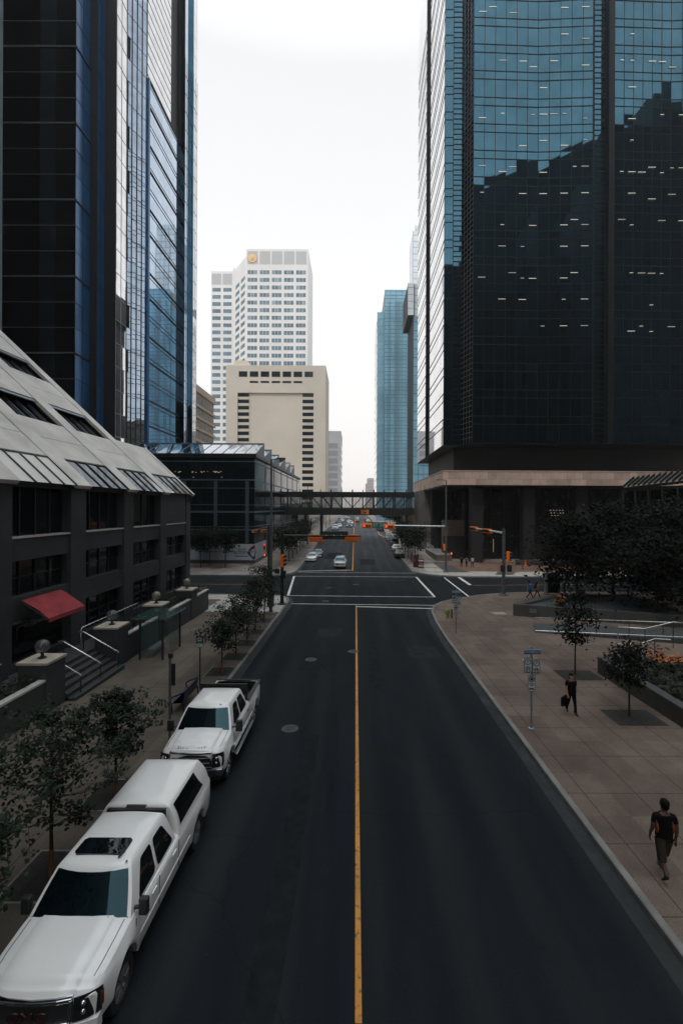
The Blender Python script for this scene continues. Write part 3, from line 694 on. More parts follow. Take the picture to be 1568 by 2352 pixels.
# ---- far right blue towers
T1 = 230.0
t1 = thing('blue_tower', 'far blue glass tower with stepped crown and fine vertical lines, right of the street', 'skyscraper', (X(900, T1), T1, gz(T1)))
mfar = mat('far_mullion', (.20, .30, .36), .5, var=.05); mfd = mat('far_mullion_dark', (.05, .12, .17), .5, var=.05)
curtain(t1, (X(881, T1), T1), (X(934, T1), T1), 0, Z(665, T1), 3.9, 3, fblue, mfd, rows=(.55, .45), hb=.22, vb=.12, tilt=.5)
curtain(t1, (X(865, T1), T1 + .8), (X(881, T1), T1 + .8), 0, Z(715, T1), 3.9, 4, fblue, mfar, hb=.3, vb=.3, tilt=.3)
curtain(t1, (X(934, T1), T1 + 2), (X(968, T1), T1 + 2), 0, Z(660, T1), 3.9, 2.2, fblue, mfd, rows=(.5, .5), hb=.5, vb=.3, tilt=1.2)
curtain(t1, (X(865, T1), T1 + 30), (X(865, T1), T1 + .8), 0, Z(715, T1), 3.9, 30, silver_w, mfd, hb=.25, vb=0, tilt=.1)
MB().box(X(865.5, T1), X(968, T1), T1 + 2.2, T1 + 29, 0, Z(716, T1)).build('core', core_m, t1, world=True)
MB().box(X(881.2, T1), X(967, T1), T1 + 2.2, T1 + 26, Z(716, T1), Z(666, T1)).build('core', mat('grey_crown', (.25, .29, .31), .6), t1, world=True)
MB().box(X(875, T1), X(881, T1), T1 + 8, T1 + 20, Z(715, T1), Z(700, T1)).build('roof_house', fgrey, t1, world=True)
m = MB()
for px in (889, 893, 904.5, 907.5, 911, 915): m.box(X(px, T1), X(px + .8, T1), T1 - .35, T1 - .02, 0, Z(690, T1))
m.build('pilaster_ribs', mfar, t1, world=True)
T2 = 190.0
t2 = thing('grid_tower', 'pale grid glass tower stepping in front of the blue tower', 'skyscraper', (X(945, T2), T2, gz(T2)))
curtain(t2, (X(934, T2), T2), (X(948, T2), T2), Z(723, T2), Z(650, T2), 2.9, 2.6, fpale, mfar, hb=.18, vb=.15, tilt=.3)
curtain(t2, (X(948, T2), T2 + 1), (X(985, T2), T2 + 1), Z(723, T2), Z(648, T2), 2.9, 2.6, fpale, mfar, hb=.18, vb=.15, tilt=.3)
curtain(t2, (X(948, T2), T2 + .9), (X(985, T2), T2 + .9), 0, Z(723, T2), 3.8, 2.6, fblue, mfd, hb=.3, vb=.2, tilt=1.0)
MB().box(X(948, T2), X(985, T2), T2 + 1.2, T2 + 20, 0, Z(648, T2) - .2).build('core', core_m, t2, world=True)
MB().box(X(934.3, T2), X(950, T2), T2 + .3, T2 + 20, Z(723, T2), Z(650, T2) - .2).build('core', core_m, t2, world=True)
T3 = 290.0
t3 = thing('slim_tower', 'hazy slim glass tower rising highest behind the gridded tower', 'skyscraper', (X(955, T3), T3, gz(T3)))
curtain(t3, (X(945, T3), T3), (X(958, T3), T3), 0, Z(530, T3), 4, 3, fpale, mfar, hb=.3, vb=.25, tilt=.4)
curtain(t3, (X(951, T3), T3 + 1), (X(990, T3), T3 + 1), 0, Z(515, T3), 4, 3, fpale, mfar, hb=.3, vb=.25, tilt=.4)
MB().box(X(945.5, T3), X(990, T3), T3 + 1.3, T3 + 20, 0, Z(531, T3)).build('core', fgrey, t3, world=True)
T4 = 520.0
t4 = thing('small_tower', 'small grey building far down the street, above the skywalk roof', 'building', (X(848, T4), T4, gz(T4)))
MB().box(X(843, T4), X(858, T4), T4, T4 + 20, gz(T4), Z(1098, T4)).build('wall', mat('far_grey', (.40, .38, .38), .8), t4, world=True)
MB().box(X(839.5, T4), X(843, T4), T4 + 4, T4 + 20, gz(T4), Z(1110, T4)).build('wall', mat('far_grey', (.40, .38, .38), .8), t4, world=True)
windows(t4, [wq(X(844, T4), X(857, T4), Z(1106 + 7*k, T4), Z(1103 + 7*k, T4), T4) for k in range(6)], mat('far_band', (.3, .3, .31), .6), name='window_band')
# ---- lower street fronts beyond the skywalk, left
lf = thing('parkade', 'low pale concrete building beyond the skywalk at the left kerb', 'building', (-20, 165, gz(165)))
MB().box(-40, -12.8, 128, 198, gz(128) - 1, 9.6).build('wall', mat('pale_concrete', (.40, .37, .33), .85, var=.12), lf, world=True)
windows(lf, [sq(131 + 8*k, 137 + 8*k, gz(150) + .4, 5.4, -12.8) for k in range(8)], win_d)
windows(lf, [wq(-38 + 6*k, -34 + 6*k, 3.4, 6.6, 128) for k in range(4)], win_d)
rf = thing('street_shop', 'low red brown building beyond the skywalk at the right kerb', 'building', (22, 140, gz(140)))
MB().box(15.2, 40, 128, 160, gz(128) - 1, 7.4).build('wall', mat('red_brown_wall', (.075, .04, .035), .8, var=.2), rf, world=True)
MB().box(17.6, 40, 120, 127.6, gz(120) - 1, 7.6).build('screen_wall', mat('ribbed_grey', (.22, .22, .22), .7, var=.2, scale=20), rf, world=True)
# ================================================================== granite building with the sloped roof (left)
gbld = thing('granite_building', 'grey granite building with a steep stone roof of sloping skylights at left', 'building', (-22, 26, 0))
EX, EZ, SL = -15.75, 9.78, .945
n_ = V((SL, 0, 1)).normalized()
def S(y, r, d=0.): return V((EX - r, y, EZ + SL * r)) + n_ * d
def slab(m, y0, y1, r0, r1, top=0., th=.25):
    a = [S(y0, r0, top), S(y1, r0, top), S(y1, r1, top), S(y0, r1, top)]; b = [S(y0, r0, top-th), S(y1, r0, top-th), S(y1, r1, top-th), S(y0, r1, top-th)]
    i = [m.pt(p) for p in a]; j = [m.pt(p) for p in b]
    m.face(i); m.face(j[::-1])
    for k in range(4): m.face((i[k], j[k], j[(k+1) % 4], i[(k+1) % 4]))
RIBS = [(-.9, .4), (4.9, 6.2), (10.6, 11.9), (15.9, 17.2), (19.7, 21.0), (25.5, 26.9), (31.4, 32.7), (37.3, 38.4)]
RIBS = [(2.7, 4.0), (8.4, 9.7), (14.1, 15.4), (19.8, 21.1), (25.5, 26.9), (31.4, 32.7), (37.3, 38.4)]
TOP = 24.0; LASTR = 4.7
roof_st = stone_blocks('roof_granite', (.50, .475, .445), (.44, .42, .395), 60, 60, msize=.0)
roof_st = mat('roof_granite', (.58, .555, .52), .6, fine=.12, var=.2, scale=.5, world=True)
for a, b in RIBS: m = MB(); slab(m, a, b, -.12, TOP, .05); m.build('roof_rib', roof_st, gbld, world=True, bevel=.02)
bays = [(4.0, 8.4), (9.7, 14.1), (15.4, 19.8), (21.1, 25.5), (26.9, 31.4), (32.7, 37.3)]
stone_r = [(1.65, 4.5), (6.6, 9.4), (11.4, 14.2), (16.2, 19), (21, 24)]
for a, b in bays:
    for r0, r1 in stone_r:
        m = MB(); slab(m, a + .02, b - .02, r0, (r0 + r1) / 2 - .012); slab(m, a + .02, b - .02, (r0 + r1) / 2 + .012, r1); slab(m, a + .02, b - .02, r0, r1, -.03); m.build('roof_slab', roof_st, gbld, world=True, bevel=.015)
m = MB(); slab(m, 38.42, 43.7, 1.65, LASTR); m.build('roof_slab', roof_st, gbld, world=True, bevel=.015)
m = MB(); slab(m, 43.72, 44.2, -.1, LASTR, .04); m.build('roof_rib', roof_st, gbld, world=True, bevel=.015)
white_pn = mat('white_roof_panel', (.68, .65, .62), .45, var=.08, scale=.4)
skl = mglass('skylight_glass', (.20, .24, .28), .06)
for bi, (a, b) in enumerate(bays + [(38.42, 43.7)]):
    nn = 4; w = (b - a) / nn
    m = MB()
    for k in range(nn):
        y0, y1 = a + w * k + .04, a + w * (k + 1) - .04
        p = [S(y0, -.05, -.03), S(y1, -.05, -.03), S(y1, 1.58, -.03), S(y0, 1.58, -.03)]
        t1_, t2_ = random.gauss(0, .012), random.gauss(0, .012); p[1] += n_ * t1_; p[3] += n_ * t2_
        m.poly(p)
    m.build('skylight' if bi > 3 else 'roof_panel', skl if bi > 3 else white_pn, gbld, world=True)
    m = MB()
    for k in range(nn + 1): slab(m, a + w * k - .035, a + w * k + .035, -.08, 1.62, .03, .12)
    slab(m, a, b, 1.58, 1.66, .03, .1)
    m.build('skylight_bars', dark_m, gbld, world=True)
for a, b in bays:                                                # deep set windows between the stone courses
    for r0, r1 in ((4.5, 6.6), (9.4, 11.4), (14.2, 16.2), (19, 21)):
        m = MB(); m.poly([S(a, r0 - .3, -.75), S(b, r0 - .3, -.75), S(b, r1 + .3, -.75), S(a, r1 + .3, -.75)]); g = m.build('roof_window', win_d, gbld, world=True)
        m = MB(); slab(m, a, b, r1 - .22, r1 - .02, -.06, .05)
        for k in range(5): slab(m, a + (b-a)*k/4 - .03, a + (b-a)*k/4 + .03, r0, r1, -.5, .2)
        m.build('frame', mull_l, g, world=True)
MB().prism([(-40, 2), (-17.2, 2), (-17.2, 43.4), (-40, 43.4)], 8.0, lambda x, y: 9.0 if x > -20 else 9.0).build('attic_floor', core_m, gbld, world=True)
m = MB(); m.poly([S(38.35, 4.0, -.3), S(38.35, TOP, -.3), (EX - TOP, 38.35, 9), (EX - 4, 38.35, 9)]); m.poly([S(43.9, -.1, -.2), S(43.9, LASTR, -.2), (EX - LASTR, 43.9, 9), (EX, 43.9, 9)])
m.poly([(EX - LASTR, 38, 9), (EX - LASTR, 44, 9), (EX - LASTR, 44, EZ + SL * LASTR), (EX - LASTR, 38, EZ + SL * LASTR)]); m.build('gable', granite, gbld, world=True)
# wall
WX = -16.0
PIL = [(a, b) for a, b in RIBS] + [(43.0, 44.0)]
for a, b in PIL: MB().box(WX - .9, WX, a, b, gz(a) - .5, 9.75).build('pillar', granite, gbld, world=True)
prev = 2.0
spans = list(zip([p[1] for p in PIL], [p[0] for p in PIL][1:]))
for a, b in spans:
    last = a > 38
    for o_, z0, z1 in ((.12, 5.87, 6.95), (.12, 2.98, 4.13), (.12, gz(b) - .5, .95), (.15, 9.45, 9.75)) + (((.1, 7.03, 9.45),) if last else ()):
        MB().box(WX - .8, WX - o_, a, b, z0, z1).build('spandrel', granite, gbld, world=True)
    MB().box(WX - .82, WX - .04, a, b, 6.95, 7.03).build('sill', granite_l, gbld, world=True)
    for z0, z1 in ((7.03, 9.45), (4.13, 5.87), (.95, 2.98)):
        if last and z0 > 7: continue
        m = MB(); m.poly([(WX - .55, a, z0), (WX - .55, b, z0), (WX - .55, b, z1), (WX - .55, a, z1)]); w_ = m.build('window', win_d, gbld, world=True)
        m = MB(); nn = 4
        for k in range(1, nn): y = a + (b - a) * k / nn; m.box(WX - .56, WX - .47, y - .035, y + .035, z0, z1)
        if z0 < 7: m.box(WX - .56, WX - .48, a, b, (z0 + z1) / 2 - .03, (z0 + z1) / 2 + .03)
        m.build('frame', dark_m, w_, world=True)
MB().box(-40, WX - .9, 2, 43.9, -1.5, 9.0).build('inner_block', core_m, gbld, world=True)
MB().box(-40, WX - .05, 43.2, 43.96, -1.5, 9.0).build('end_wall', granite, gbld, world=True)
# red awning over the door
aw = thing('awning', 'faded red fabric awning over the granite building door', 'awning', (-15.4, 23.1, 3.5))
m = MB(); rows = []
for k in range(9):
    t = k / 8; rows.append([(WX + .02 + 1.3 * t, y, 3.97 - .87 * t + (.05 * sin(pi * t)) + (.012 * sin(9 * t + y) if 0 < k < 8 else 0)) for y in (21.7, 22.4, 23.1, 23.9, 24.57)])
m.grid(rows); rows2_ = [[(WX + 1.32, y, 3.1), (WX + 1.32, y, 2.9)] for y in (21.7, 24.57)]; m.grid(rows2_)
red_f = mat('red_canvas', (.27, .028, .034), .85, var=.25, scale=1.6, fine=.15)
m.build('fabric', red_f, aw, world=True, smooth=60)
m = MB()
for y in (21.7, 24.57): m.tube([(WX, y, 3.9), (WX + 1.3, y, 3.06), (WX, y, 2.95)], .025, 6)
m.tube([(WX + 1.3, 21.7, 3.06), (WX + 1.3, 24.57, 3.06)], .025, 6); m.build('frame', black_m, aw, world=True)
MB().box(WX - .5, WX - .42, 21.4, 25.2, .75, 2.9).build('entrance_door', mat('door_glass', (.004, .005, .006), .06), gbld, world=True)
# ------------------------------------------------------------------ terrace planter, pedestals with globe lamps, stairs
PX = -12.9; TZ = 1.2
def planter(name, y0, y1, lab):
    t = thing(name, lab, 'planter', (PX - .9, (y0 + y1) / 2, 0))
    MB().box(PX - .22, PX, y0, y1, gz(y1) - .4, TZ - .05).build('wall', granite, t, world=True)
    MB().box(PX - .27, PX + .04, y0 - .01, y1 + .01, TZ - .05, TZ + .04).build('coping', granite_l, t, world=True)
    MB().box(PX - 1.9, PX - .22, y0, y1, TZ - 1.2, TZ - .12).build('soil', soil, t, world=True)
    return t
planter('planter_wall', 6, 18.9, 'long granite planter wall nearest the bottom left corner, left of the steps')
planter('planter_wall', 25.7, 30.2, 'granite planter wall behind the glass bus shelter')
planter('planter_wall', 31.3, 35.8, 'granite planter wall between the two farthest globe lamps')
t = planter('planter_wall', 36.9, 39.9, 'short end of the granite planter wall at the street corner')
MB().box(PX - 3, PX, 39.68, 39.9, gz(40) - .4, TZ - .06).build('end_wall', granite, t, world=True)
globe_m = mat('smoky_globe', (.10, .11, .11), .05, spec=.7, alpha=.55, var=.1)
globe_y = mat('yellowed_globe', (.22, .21, .16), .08, spec=.7, alpha=.7, var=.2)
for k, (y, lab) in enumerate([(20.1, 'nearest to the camera, left of the steps'), (25.7, 'right of the steps'), (31.3, 'second farthest'), (36.9, 'farthest, near the street corner')]):
    t = thing('pedestal', 'square granite pedestal under the globe lamp ' + lab, 'pedestal', (PX - .55, y - .65, 0), group='granite lamp pedestals')
    MB().box(PX - 1.15, PX + .06, y - 1.25, y, gz(y) - .4, 1.84).build('block', granite, t, world=True, bevel=.02)
    MB().box(PX - 1.2, PX + .1, y - 1.29, y + .04, 1.84, 1.94).build('cap', mat('warm_cap', (.40, .34, .28), .7, fine=.2, var=.15) if k == 0 else bpy.data.materials['warm_cap'], t, world=True)
    l = thing('globe_lamp', 'unlit glass globe lamp on its granite pedestal, ' + lab, 'lamp', (PX - .55, y - .62, 1.94), group='globe lamps on the terrace wall')
    MB().lathe([(.16, 0), (.16, .05), (.07, .08), (.06, .2), (.11, .24), (.11, .28), (.0, .28)]).build('base', black_m, l, smooth=40)
    MB().sphere((0, 0, .52), .29, 20, 12).build('globe', globe_m if k < 2 else globe_y, l, smooth=180)
    MB().lathe([(.03, .28), (.03, .5), (.06, .52), (.06, .6), (0, .62)], n=8).build('bulb', mat('bulb_white', (.2, .2, .18), .3) if k == 0 else bpy.data.materials['bulb_white'], l)
st = thing('stairs', 'granite steps climbing from the pavement between two pedestals', 'stairs', (-14, 22.3, 0))
NS = 6; z0 = gz(22) + KH
for k in range(NS):
    zt_ = z0 + (k + 1) * (TZ - .35 - z0) / NS
    MB().box(PX - 2.6, PX + .5 - .34 * k, 20.14, 24.42, z0 - .5, zt_).build('step', granite, st, world=True, bevel=.01)
    MB().box(PX + .5 - .34 * k - .06, PX + .5 - .34 * k + .004, 20.15, 24.41, zt_ - .003, zt_ + .004).build('nosing', granite_d, st, world=True)
MB().box(-15.3, PX - 1.15, 6, 43, .3, TZ - .36).build('landing', granite, st, world=True)
for y, lab in ((20.75, 'bright steel handrail along the left side of the granite steps'), (22.35, 'bright steel handrail down the middle of the granite steps'), (24.05, 'bright steel handrail along the right side of the granite steps')):
    h = thing('handrail', lab, 'handrail', (PX, y, z0), group='handrails on the granite steps')
    a, b = V((PX + .35, y, z0 + .98)), V((PX - 1.5, y, TZ - .35 + .95))
    MB().tube([a + V((0, 0, -.06)), a, b, b + V((-.25, 0, 0))], .032, 8).build('rail', bright, h, world=True, smooth=60)
    for p in (a, b): MB().tube([(p.x, y, p.z), (p.x, y, p.z - 1.05)], .028, 8).build('post', dark_m, h, world=True, smooth=60)
gr = thing('guard_rail', 'thin steel guard rail along the terrace behind the globe lamps', 'railing', (-14.6, 27, .8))
MB().tube([(-14.7, 24.3, .85), (-14.7, 24.3, 1.85), (-14.7, 24.4, 1.95), (-14.7, 30.6, 1.95)], .028, 8).build('rail', bright, gr, world=True, smooth=60)
for y in (26.3, 28.4, 30.5): MB().tube([(-14.7, y, .8), (-14.7, y, 1.95)], .02, 6).build('post', dark_m, gr, world=True)
MB().tube([(-14.7, 9, 1.9), (-14.7, 18.8, 1.9)], .03, 8).build('rail', bright, gr, world=True, smooth=60)
for y in (10, 12.5, 15, 17.5): MB().tube([(-14.7, y, .8), (-14.7, y, 1.9)], .02, 6).build('post', dark_m, gr, world=True)
# ================================================================== glass building with the saw-tooth roof
gb2 = thing('glass_building', 'low dark glass building with a saw tooth glass roof beyond the cross street', 'building', (-35, 100, gz(90)))
GX, G0, G1 = -16.9, 76.0, 138.0
dgl = mat('dark_green_glass', (.005, .011, .013), .12, spec=.12, var=.4, scale=.15)
bl = mat('blue_grey_trim', (.085, .13, .17), .5, metal=.2, var=.1)
MB().box(-70, GX - .3, G0 + .3, G1, gz(G0) - 1, 17.2).build('core', core_m, gb2, world=True)
zl = [-.45, 2.33, 4.7, 7.7, 11.7, 13.1, 16.2, 17.3]
m = MB()
for a, b in zip(zl, zl[1:]):
    for k in range(20):
        x0 = GX - 2.65 * (k + 1); m.poly([(x0, G0 - random.random()*.012, a), (x0 + 2.65, G0 - random.random()*.012, a), (x0 + 2.65, G0 - random.random()*.012, b), (x0, G0 - random.random()*.012, b)])
    for k in range(20):
        y0 = G0 + 3.1 * k; m.poly([(GX + random.random()*.012, y0, a), (GX + random.random()*.012, y0 + 3.1, a), (GX + random.random()*.012, y0 + 3.1, b), (GX + random.random()*.012, y0, b)])
g = m.build('glass_wall', dgl, gb2, world=True)
m = MB()
for z, h in ((4.7, .22), (7.7, .3), (8.9, .1), (11.7, .1), (13.1, .22), (16.2, .18), (5.2, .1)):
    m.box(-70, GX + .1, G0 - .1, G0 - .02, z - h/2, z + h/2); m.box(GX + .02, GX + .1, G0 - .02, G1, z - h/2, z + h/2)
m.build('trim', bl, g, world=True)
m = MB()
for k in range(20): x = GX - 2.65 * k; m.box(x - .06, x + .02, G0 - .08, G0 - .01, -.45, 16.9)
for k in range(0, 20, 3): y = G0 + 3.1 * k; m.box(GX + .01, GX + .08, y - .04, y + .04, -.45, 16.9)
m.build('mullions', mull, g, world=True)
for k in range(8): x = GX - 1.2 - 5.3 * k; MB().box(x - .3, x + .3, G0 - .045, G0 - .012, 2.4, 12.9).build('inner_column', mat('glimpsed_column', (.055, .075, .09), .5) if k == 0 else bpy.data.materials['glimpsed_column'], gb2, world=True)
MB().box(-70, GX + .35, G0 - .35, G1, 16.9, 17.45).build('eave', dark_m, gb2, world=True)
MB().box(-70, GX + .2, G0 - .2, G1, -1.3 - .4, -.45).build('plinth', granite_d, gb2, world=True)
for k in range(24):
    p = at(random.choice([random.uniform(380, 420), random.uniform(440, 480), random.uniform(490, 512)]), random.choice([1083, 1085, 1096]), G0 - .03)
    MB().box(p.x - .12, p.x + .12, G0 - .05, G0 - .02, p.z - .05, p.z + .05).build('ceiling_light', lamp_f, gb2, world=True)
roofg = mglass('roof_glass', (.55, .6, .65), .04); tooth_y = [G0, 83.4, 92.4, 101.4, 110.6, 119, 127]
for k, (a, b) in enumerate(zip(tooth_y, tooth_y[1:])):
    zz = 17.45; zh = 20.2; xe = GX + (.2 if k == 0 else -.1)
    rg = MB(); nx = 14; x0 = -44 if k == 0 else -44
    for j in range(nx):
        xa, xb_ = xe - (j + 1) * 1.9, xe - j * 1.9
        e = [random.gauss(0, .008) for _ in range(4)]
        rg.poly([(xa, a, zz + e[0]), (xb_, a, zz + e[1]), (xb_, b, zh + e[2]), (xa, b, zh + e[3])])
    o = rg.build('roof_glass', roofg, gb2, world=True)
    m = MB()
    for j in range(nx + 1):
        x = xe - j * 1.9; m.loft([[(x - .05, a, zz + .06), (x + .05, a, zz + .06), (x + .05, a, zz), (x - .05, a, zz)], [(x - .05, b, zh + .06), (x + .05, b, zh + .06), (x + .05, b, zh), (x - .05, b, zh)]])
    m.box(xe - nx*1.9, xe, b - .08, b + .05, zh - .05, zh + .12); m.box(xe - nx*1.9, xe, a - .1, a, zz, zz + .1)
    m.build('glazing_bars', bl, o, world=True)
    m = MB(); m.poly([(xe, a, zz), (xe, b, zz), (xe, b, zh)]); m.poly([(xe, b, zz), (xe - nx*1.9, b, zz), (xe - nx*1.9, b, zh), (xe, b, zh)]); m.build('tooth_wall', bl, gb2, world=True)
# hoarding with lettering
hd = thing('hoarding', 'white ground floor hoarding with a curved triangle emblem and phone number', 'sign', (-24, 75.8, 1))
hw = mat('white_hoarding', (.40, .45, .50), .5, var=.12, scale=.5)
MB().box(-44, GX + .12, G0 - .2, G0 - .12, -.4, 2.3).build('panel', hw, hd, world=True)
MB().box(GX + .12, GX + .2, G0 - .2, G0 + 9.5, -.4, 2.3).build('panel', hw, hd, world=True)
ink = mat('dark_ink', (.02, .022, .026), .6, var=0)
m = MB()
for x in (-43.8, -41, -38, -35, -32, -29, -26.0, -21.6): m.box(x - .03, x + .03, G0 - .23, G0 - .2, -.4, 2.3)
m.box(-26, GX + .12, G0 - .23, G0 - .2, .95, 1.03); m.build('panel_joint', mull, hd, world=True)
pe = lambda a, b: at((880 + a/7.84) * .5741, (2130 + b/7.84) * .5741, G0 - .2)
p = pe(705, 540); text('EASE', p + V((0, -.02, 0)), .62, ink, hd, align='CENTER')
p = pe(610, 648); text('06-2136', p + V((0, -.02, 0)), .62, ink, hd, align='CENTER')
p = pe(675, 745); MB().box(p.x - 1.1, p.x + 1.1, G0 - .215, G0 - .2, p.z - .07, p.z + .07).build('small_print', ink, hd, world=True)
def emb(pts, mt, side=None):
    m = MB(); m.poly([tuple(pe(*q) + V((0, -.02, 0))) for q in pts][::-1]); m.build('emblem', mt, hd, world=True)
emb([(1088, 392), (1020, 430), (960, 482), (915, 545), (885, 592), (965, 592), (985, 550), (1080, 512), (1102, 470)], mat('emblem_maroon', (.10, .012, .012), .6))
emb([(850, 622), (870, 670), (925, 735), (995, 800), (1040, 838), (1012, 760), (985, 720), (960, 668), (945, 612)], mat('emblem_green', (.012, .05, .025), .6))
emb([(1012, 760), (1040, 838), (1085, 868), (1104, 800), (1112, 700), (1128, 580), (1112, 470), (1102, 470), (1108, 560), (1090, 690), (1078, 752)], mat('emblem_navy', (.012, .03, .06), .6))
# ================================================================== skywalk over the street
sk = thing('skywalk', 'dark steel and glass pedestrian skywalk crossing over the street', 'bridge', (0, 110, 6.6))
Y0, Y1, ZB, ZF, ZM, ZT = 108.5, 113.0, 6.7, 8.35, 11.2, 12.3
xl, xr = X(610, Y0), X(951, Y0)
MB().box(xl, xr, Y0, Y1, ZB, ZF).build('floor_girder', dark_m, sk, world=True)
MB().box(xl, xr, Y0 - .08, Y1 + .08, ZT - .22, ZT).build('roof', dark_m, sk, world=True)
MB().box(xl, xr, Y0, Y1, ZM - .15, ZT - .22).build('ceiling', mat('ceiling_grey', (.02, .026, .03), .6), sk, world=True)
sgl = mat('skywalk_glass', (.10, .16, .17), .04, alpha=.38, spec=.6, var=.1)
for y, s_ in ((Y0 + .06, 1), (Y1 - .06, -1)):
    m = MB(); m.poly([(xl, y, ZF), (xr, y, ZF), (xr, y, ZM + .45), (xl, y, ZM + .45)]); m.build('glass', sgl, sk, world=True)
bays_px = [661, 689, 712, 736, 760, 784, 809, 833, 858, 882, 906, 932]
bx = [X(p, Y0) for p in bays_px]
for y in (Y0 - .05, Y1 + .05):
    m = MB()
    for k, x in enumerate(bx):
        w = .16 if k % 2 == 0 else .1
        m.box(x - w, x + w, y - .09, y + .09, ZB, ZT + (.55 if y < Y1 else 0))
    for z in (ZF + .12, ZM + .3, ZM - .55 + .5, ZT - .5): m.box(xl, xr, y - .06, y + .06, z - .06, z + .06)
    m.build('frame', dark_m, sk, world=True)
    m = MB()
    pairs = [(1, 2, 0), (3, 4, 0), (2, 3, 0), (4, 5, 0), (5, 6, 0), (6, 7, 1), (8, 9, 1), (7, 8, 1), (9, 10, 1), (10, 11, 1), (0, 1, 0)]
    for a, b, s_ in pairs:
        za, zb_ = (ZM + .3, ZF + .1) if s_ == 0 else (ZF + .1, ZM + .3)
        m.tube([(bx[a], y, za), (bx[b], y, zb_)], .09, 4)
    m.tube([(xl + 1, y, ZF), (xl + 3.6, y, ZM + .3)], .09, 4); m.tube([(xr - 3.4, y, ZF), (xr - 1, y, ZM)], .09, 4)
    m.build('truss', dark_m, sk, world=True)
m = MB()
for x in [bx[0] + .82 * k for k in range(31)]: m.box(x - .025, x + .025, Y0 + .03, Y0 + .09, ZF, ZM + .4)
m.build('glazing_bars', dark_m, sk, world=True)
for x in (X(700, Y0), X(737, Y0)): MB().box(x - .35, x + .35, Y0 + 1.5, Y0 + 2.3, gz(110) - .5, ZB).build('pier', dark_m, sk, world=True)
MB().box(bx[11] - .1, bx[11] + .5, Y0 + .6, Y1 - .6, gz(110) - .5, ZB).build('pier', dark_m, sk, world=True)
p = at(838, 1176, Y0 - .15)
og = mat('orange_sign', (.75, .22, .03), .5, var=.05)
MB().box(p.x - .9, p.x + .9, Y0 - .14, Y0 - .1, p.z - .55, p.z + .55).build('clearance_sign', og, sk, world=True)
text('05', (p.x, Y0 - .16, p.z + .22), .75, ink, sk)
m = MB(); m.poly([(p.x - .45, Y0 - .15, p.z - .05), (p.x, Y0 - .15, p.z - .5), (p.x + .45, Y0 - .15, p.z - .05)]); m.build('arrow', ink, sk, world=True)
# ================================================================== behind the camera (seen mirrored in the towers, and keeping the near street in shade)
dk = mat('dark_stone_facade', (.035, .037, .04), .6, var=.25, scale=.1)
def back_tower(lab, pts, hs):
    t = thing('office_tower', lab, 'skyscraper', (pts[0][0][0], pts[0][0][1], gz(pts[0][0][1])))
    for q, h in zip(pts, hs): MB().prism(q, gz(-30) - 3, h).build('wall', dk, t, world=True)
    return t
bx4 = lambda x0, x1, y0, y1: [(x0, y0), (x1, y0), (x1, y1), (x0, y1)]
back_tower('dark slant roofed tower mirrored in the middle of the teal glass tower', [bx4(50, 86, -50, -20)], [lambda x, y: 136 + (x - 52) * .46])
back_tower('dark flat topped tower mirrored at the right of the teal glass tower', [bx4(104, 128, -60, -20), bx4(128, 160, -60, -20)], [163, 178])
back_tower('dark tower mirrored in the stepped left tower', [bx4(-190, -110, -70, -40), bx4(-110, -60, -70, -40)], [170, 190])
back_tower('dark street front mirrored low in the corner of the teal glass tower', [bx4(14, 34, -60, -18), bx4(34, 50, -60, -18)], [64, 106])
back_tower('dark street front behind the granite building', [bx4(-60, -16.5, -60, -8)], [110])  # height raised to keep the sun off the near street
back_tower('unseen dark tower added behind the granite building to shade the street', [bx4(-95, -42.5, -8, 50)], [140])  # added out of view to block side light from the street
back_tower('dark tower added by the red plaza to block sky light, mirrored in the teal glass tower', [bx4(62, 100, 2, 46)], [104])  # added to darken the near street; also fills the mirrored skyline
# ================================================================== vehicles (local: nose at y = 0 looking -Y, z = 0 at the tyres)
def paint(name, c, rough=.28, var=.04): return mat(name, c, rough, coat=.8, var=0, scale=.6)
white_p = paint('white_car_paint', (.80, .79, .775)); silver_p = mat('silver_car_paint', (.48, .48, .48), .3, metal=.35, coat=.8, var=0); black_p = paint('black_car_paint', (.012, .013, .015)); grey_p = paint('grey_car_paint', (.10, .105, .11)); red_p = paint('red_car_paint', (.30, .02, .02))
car_gl = mat('car_glass', (.004, .006, .007), .03, spec=.8, var=0); screen_gl = mat('windscreen_glass', (.003, .006, .008), .03, spec=.8, var=0, ior=1.5)
screen_gl.node_tree.nodes['Principled BSDF'].inputs['Specular Tint'].default_value = (.36, .72, .84, 1)
lamp_gl = mat('headlamp_glass', (.02, .022, .025), .06, spec=.9, metal=.2, var=.4, scale=14); amber = mat('amber_lens', (.12, .03, .004), .2); tail_r = mat('tail_lamp_red', (.30, .012, .01), .2); tail_on = mat('lit_tail_lamp', (.5, .02, .02), .2, emit=(1, .08, .05), es=.7)
plastic = mat('black_trim_plastic', (.014, .0145, .015), .5, var=.1)
head_on = mat('lit_headlamp', (.9, .9, .85), .2, emit=(1, .96, .85), es=1.)
def interp(tab, y):
    for (a, b), (c, d) in zip(tab, tab[1:]):
        if y <= c: return b + (d - b) * max(0, (y - a)) / (c - a)
    return tab[-1][1]
def smooth_i(tab, y):
    for (a, b), (c, d) in zip(tab, tab[1:]):
        if y <= c:
            t = max(0, (y - a) / (c - a)); t = t * t * (3 - 2 * t); return b + (d - b) * t
    return tab[-1][1]
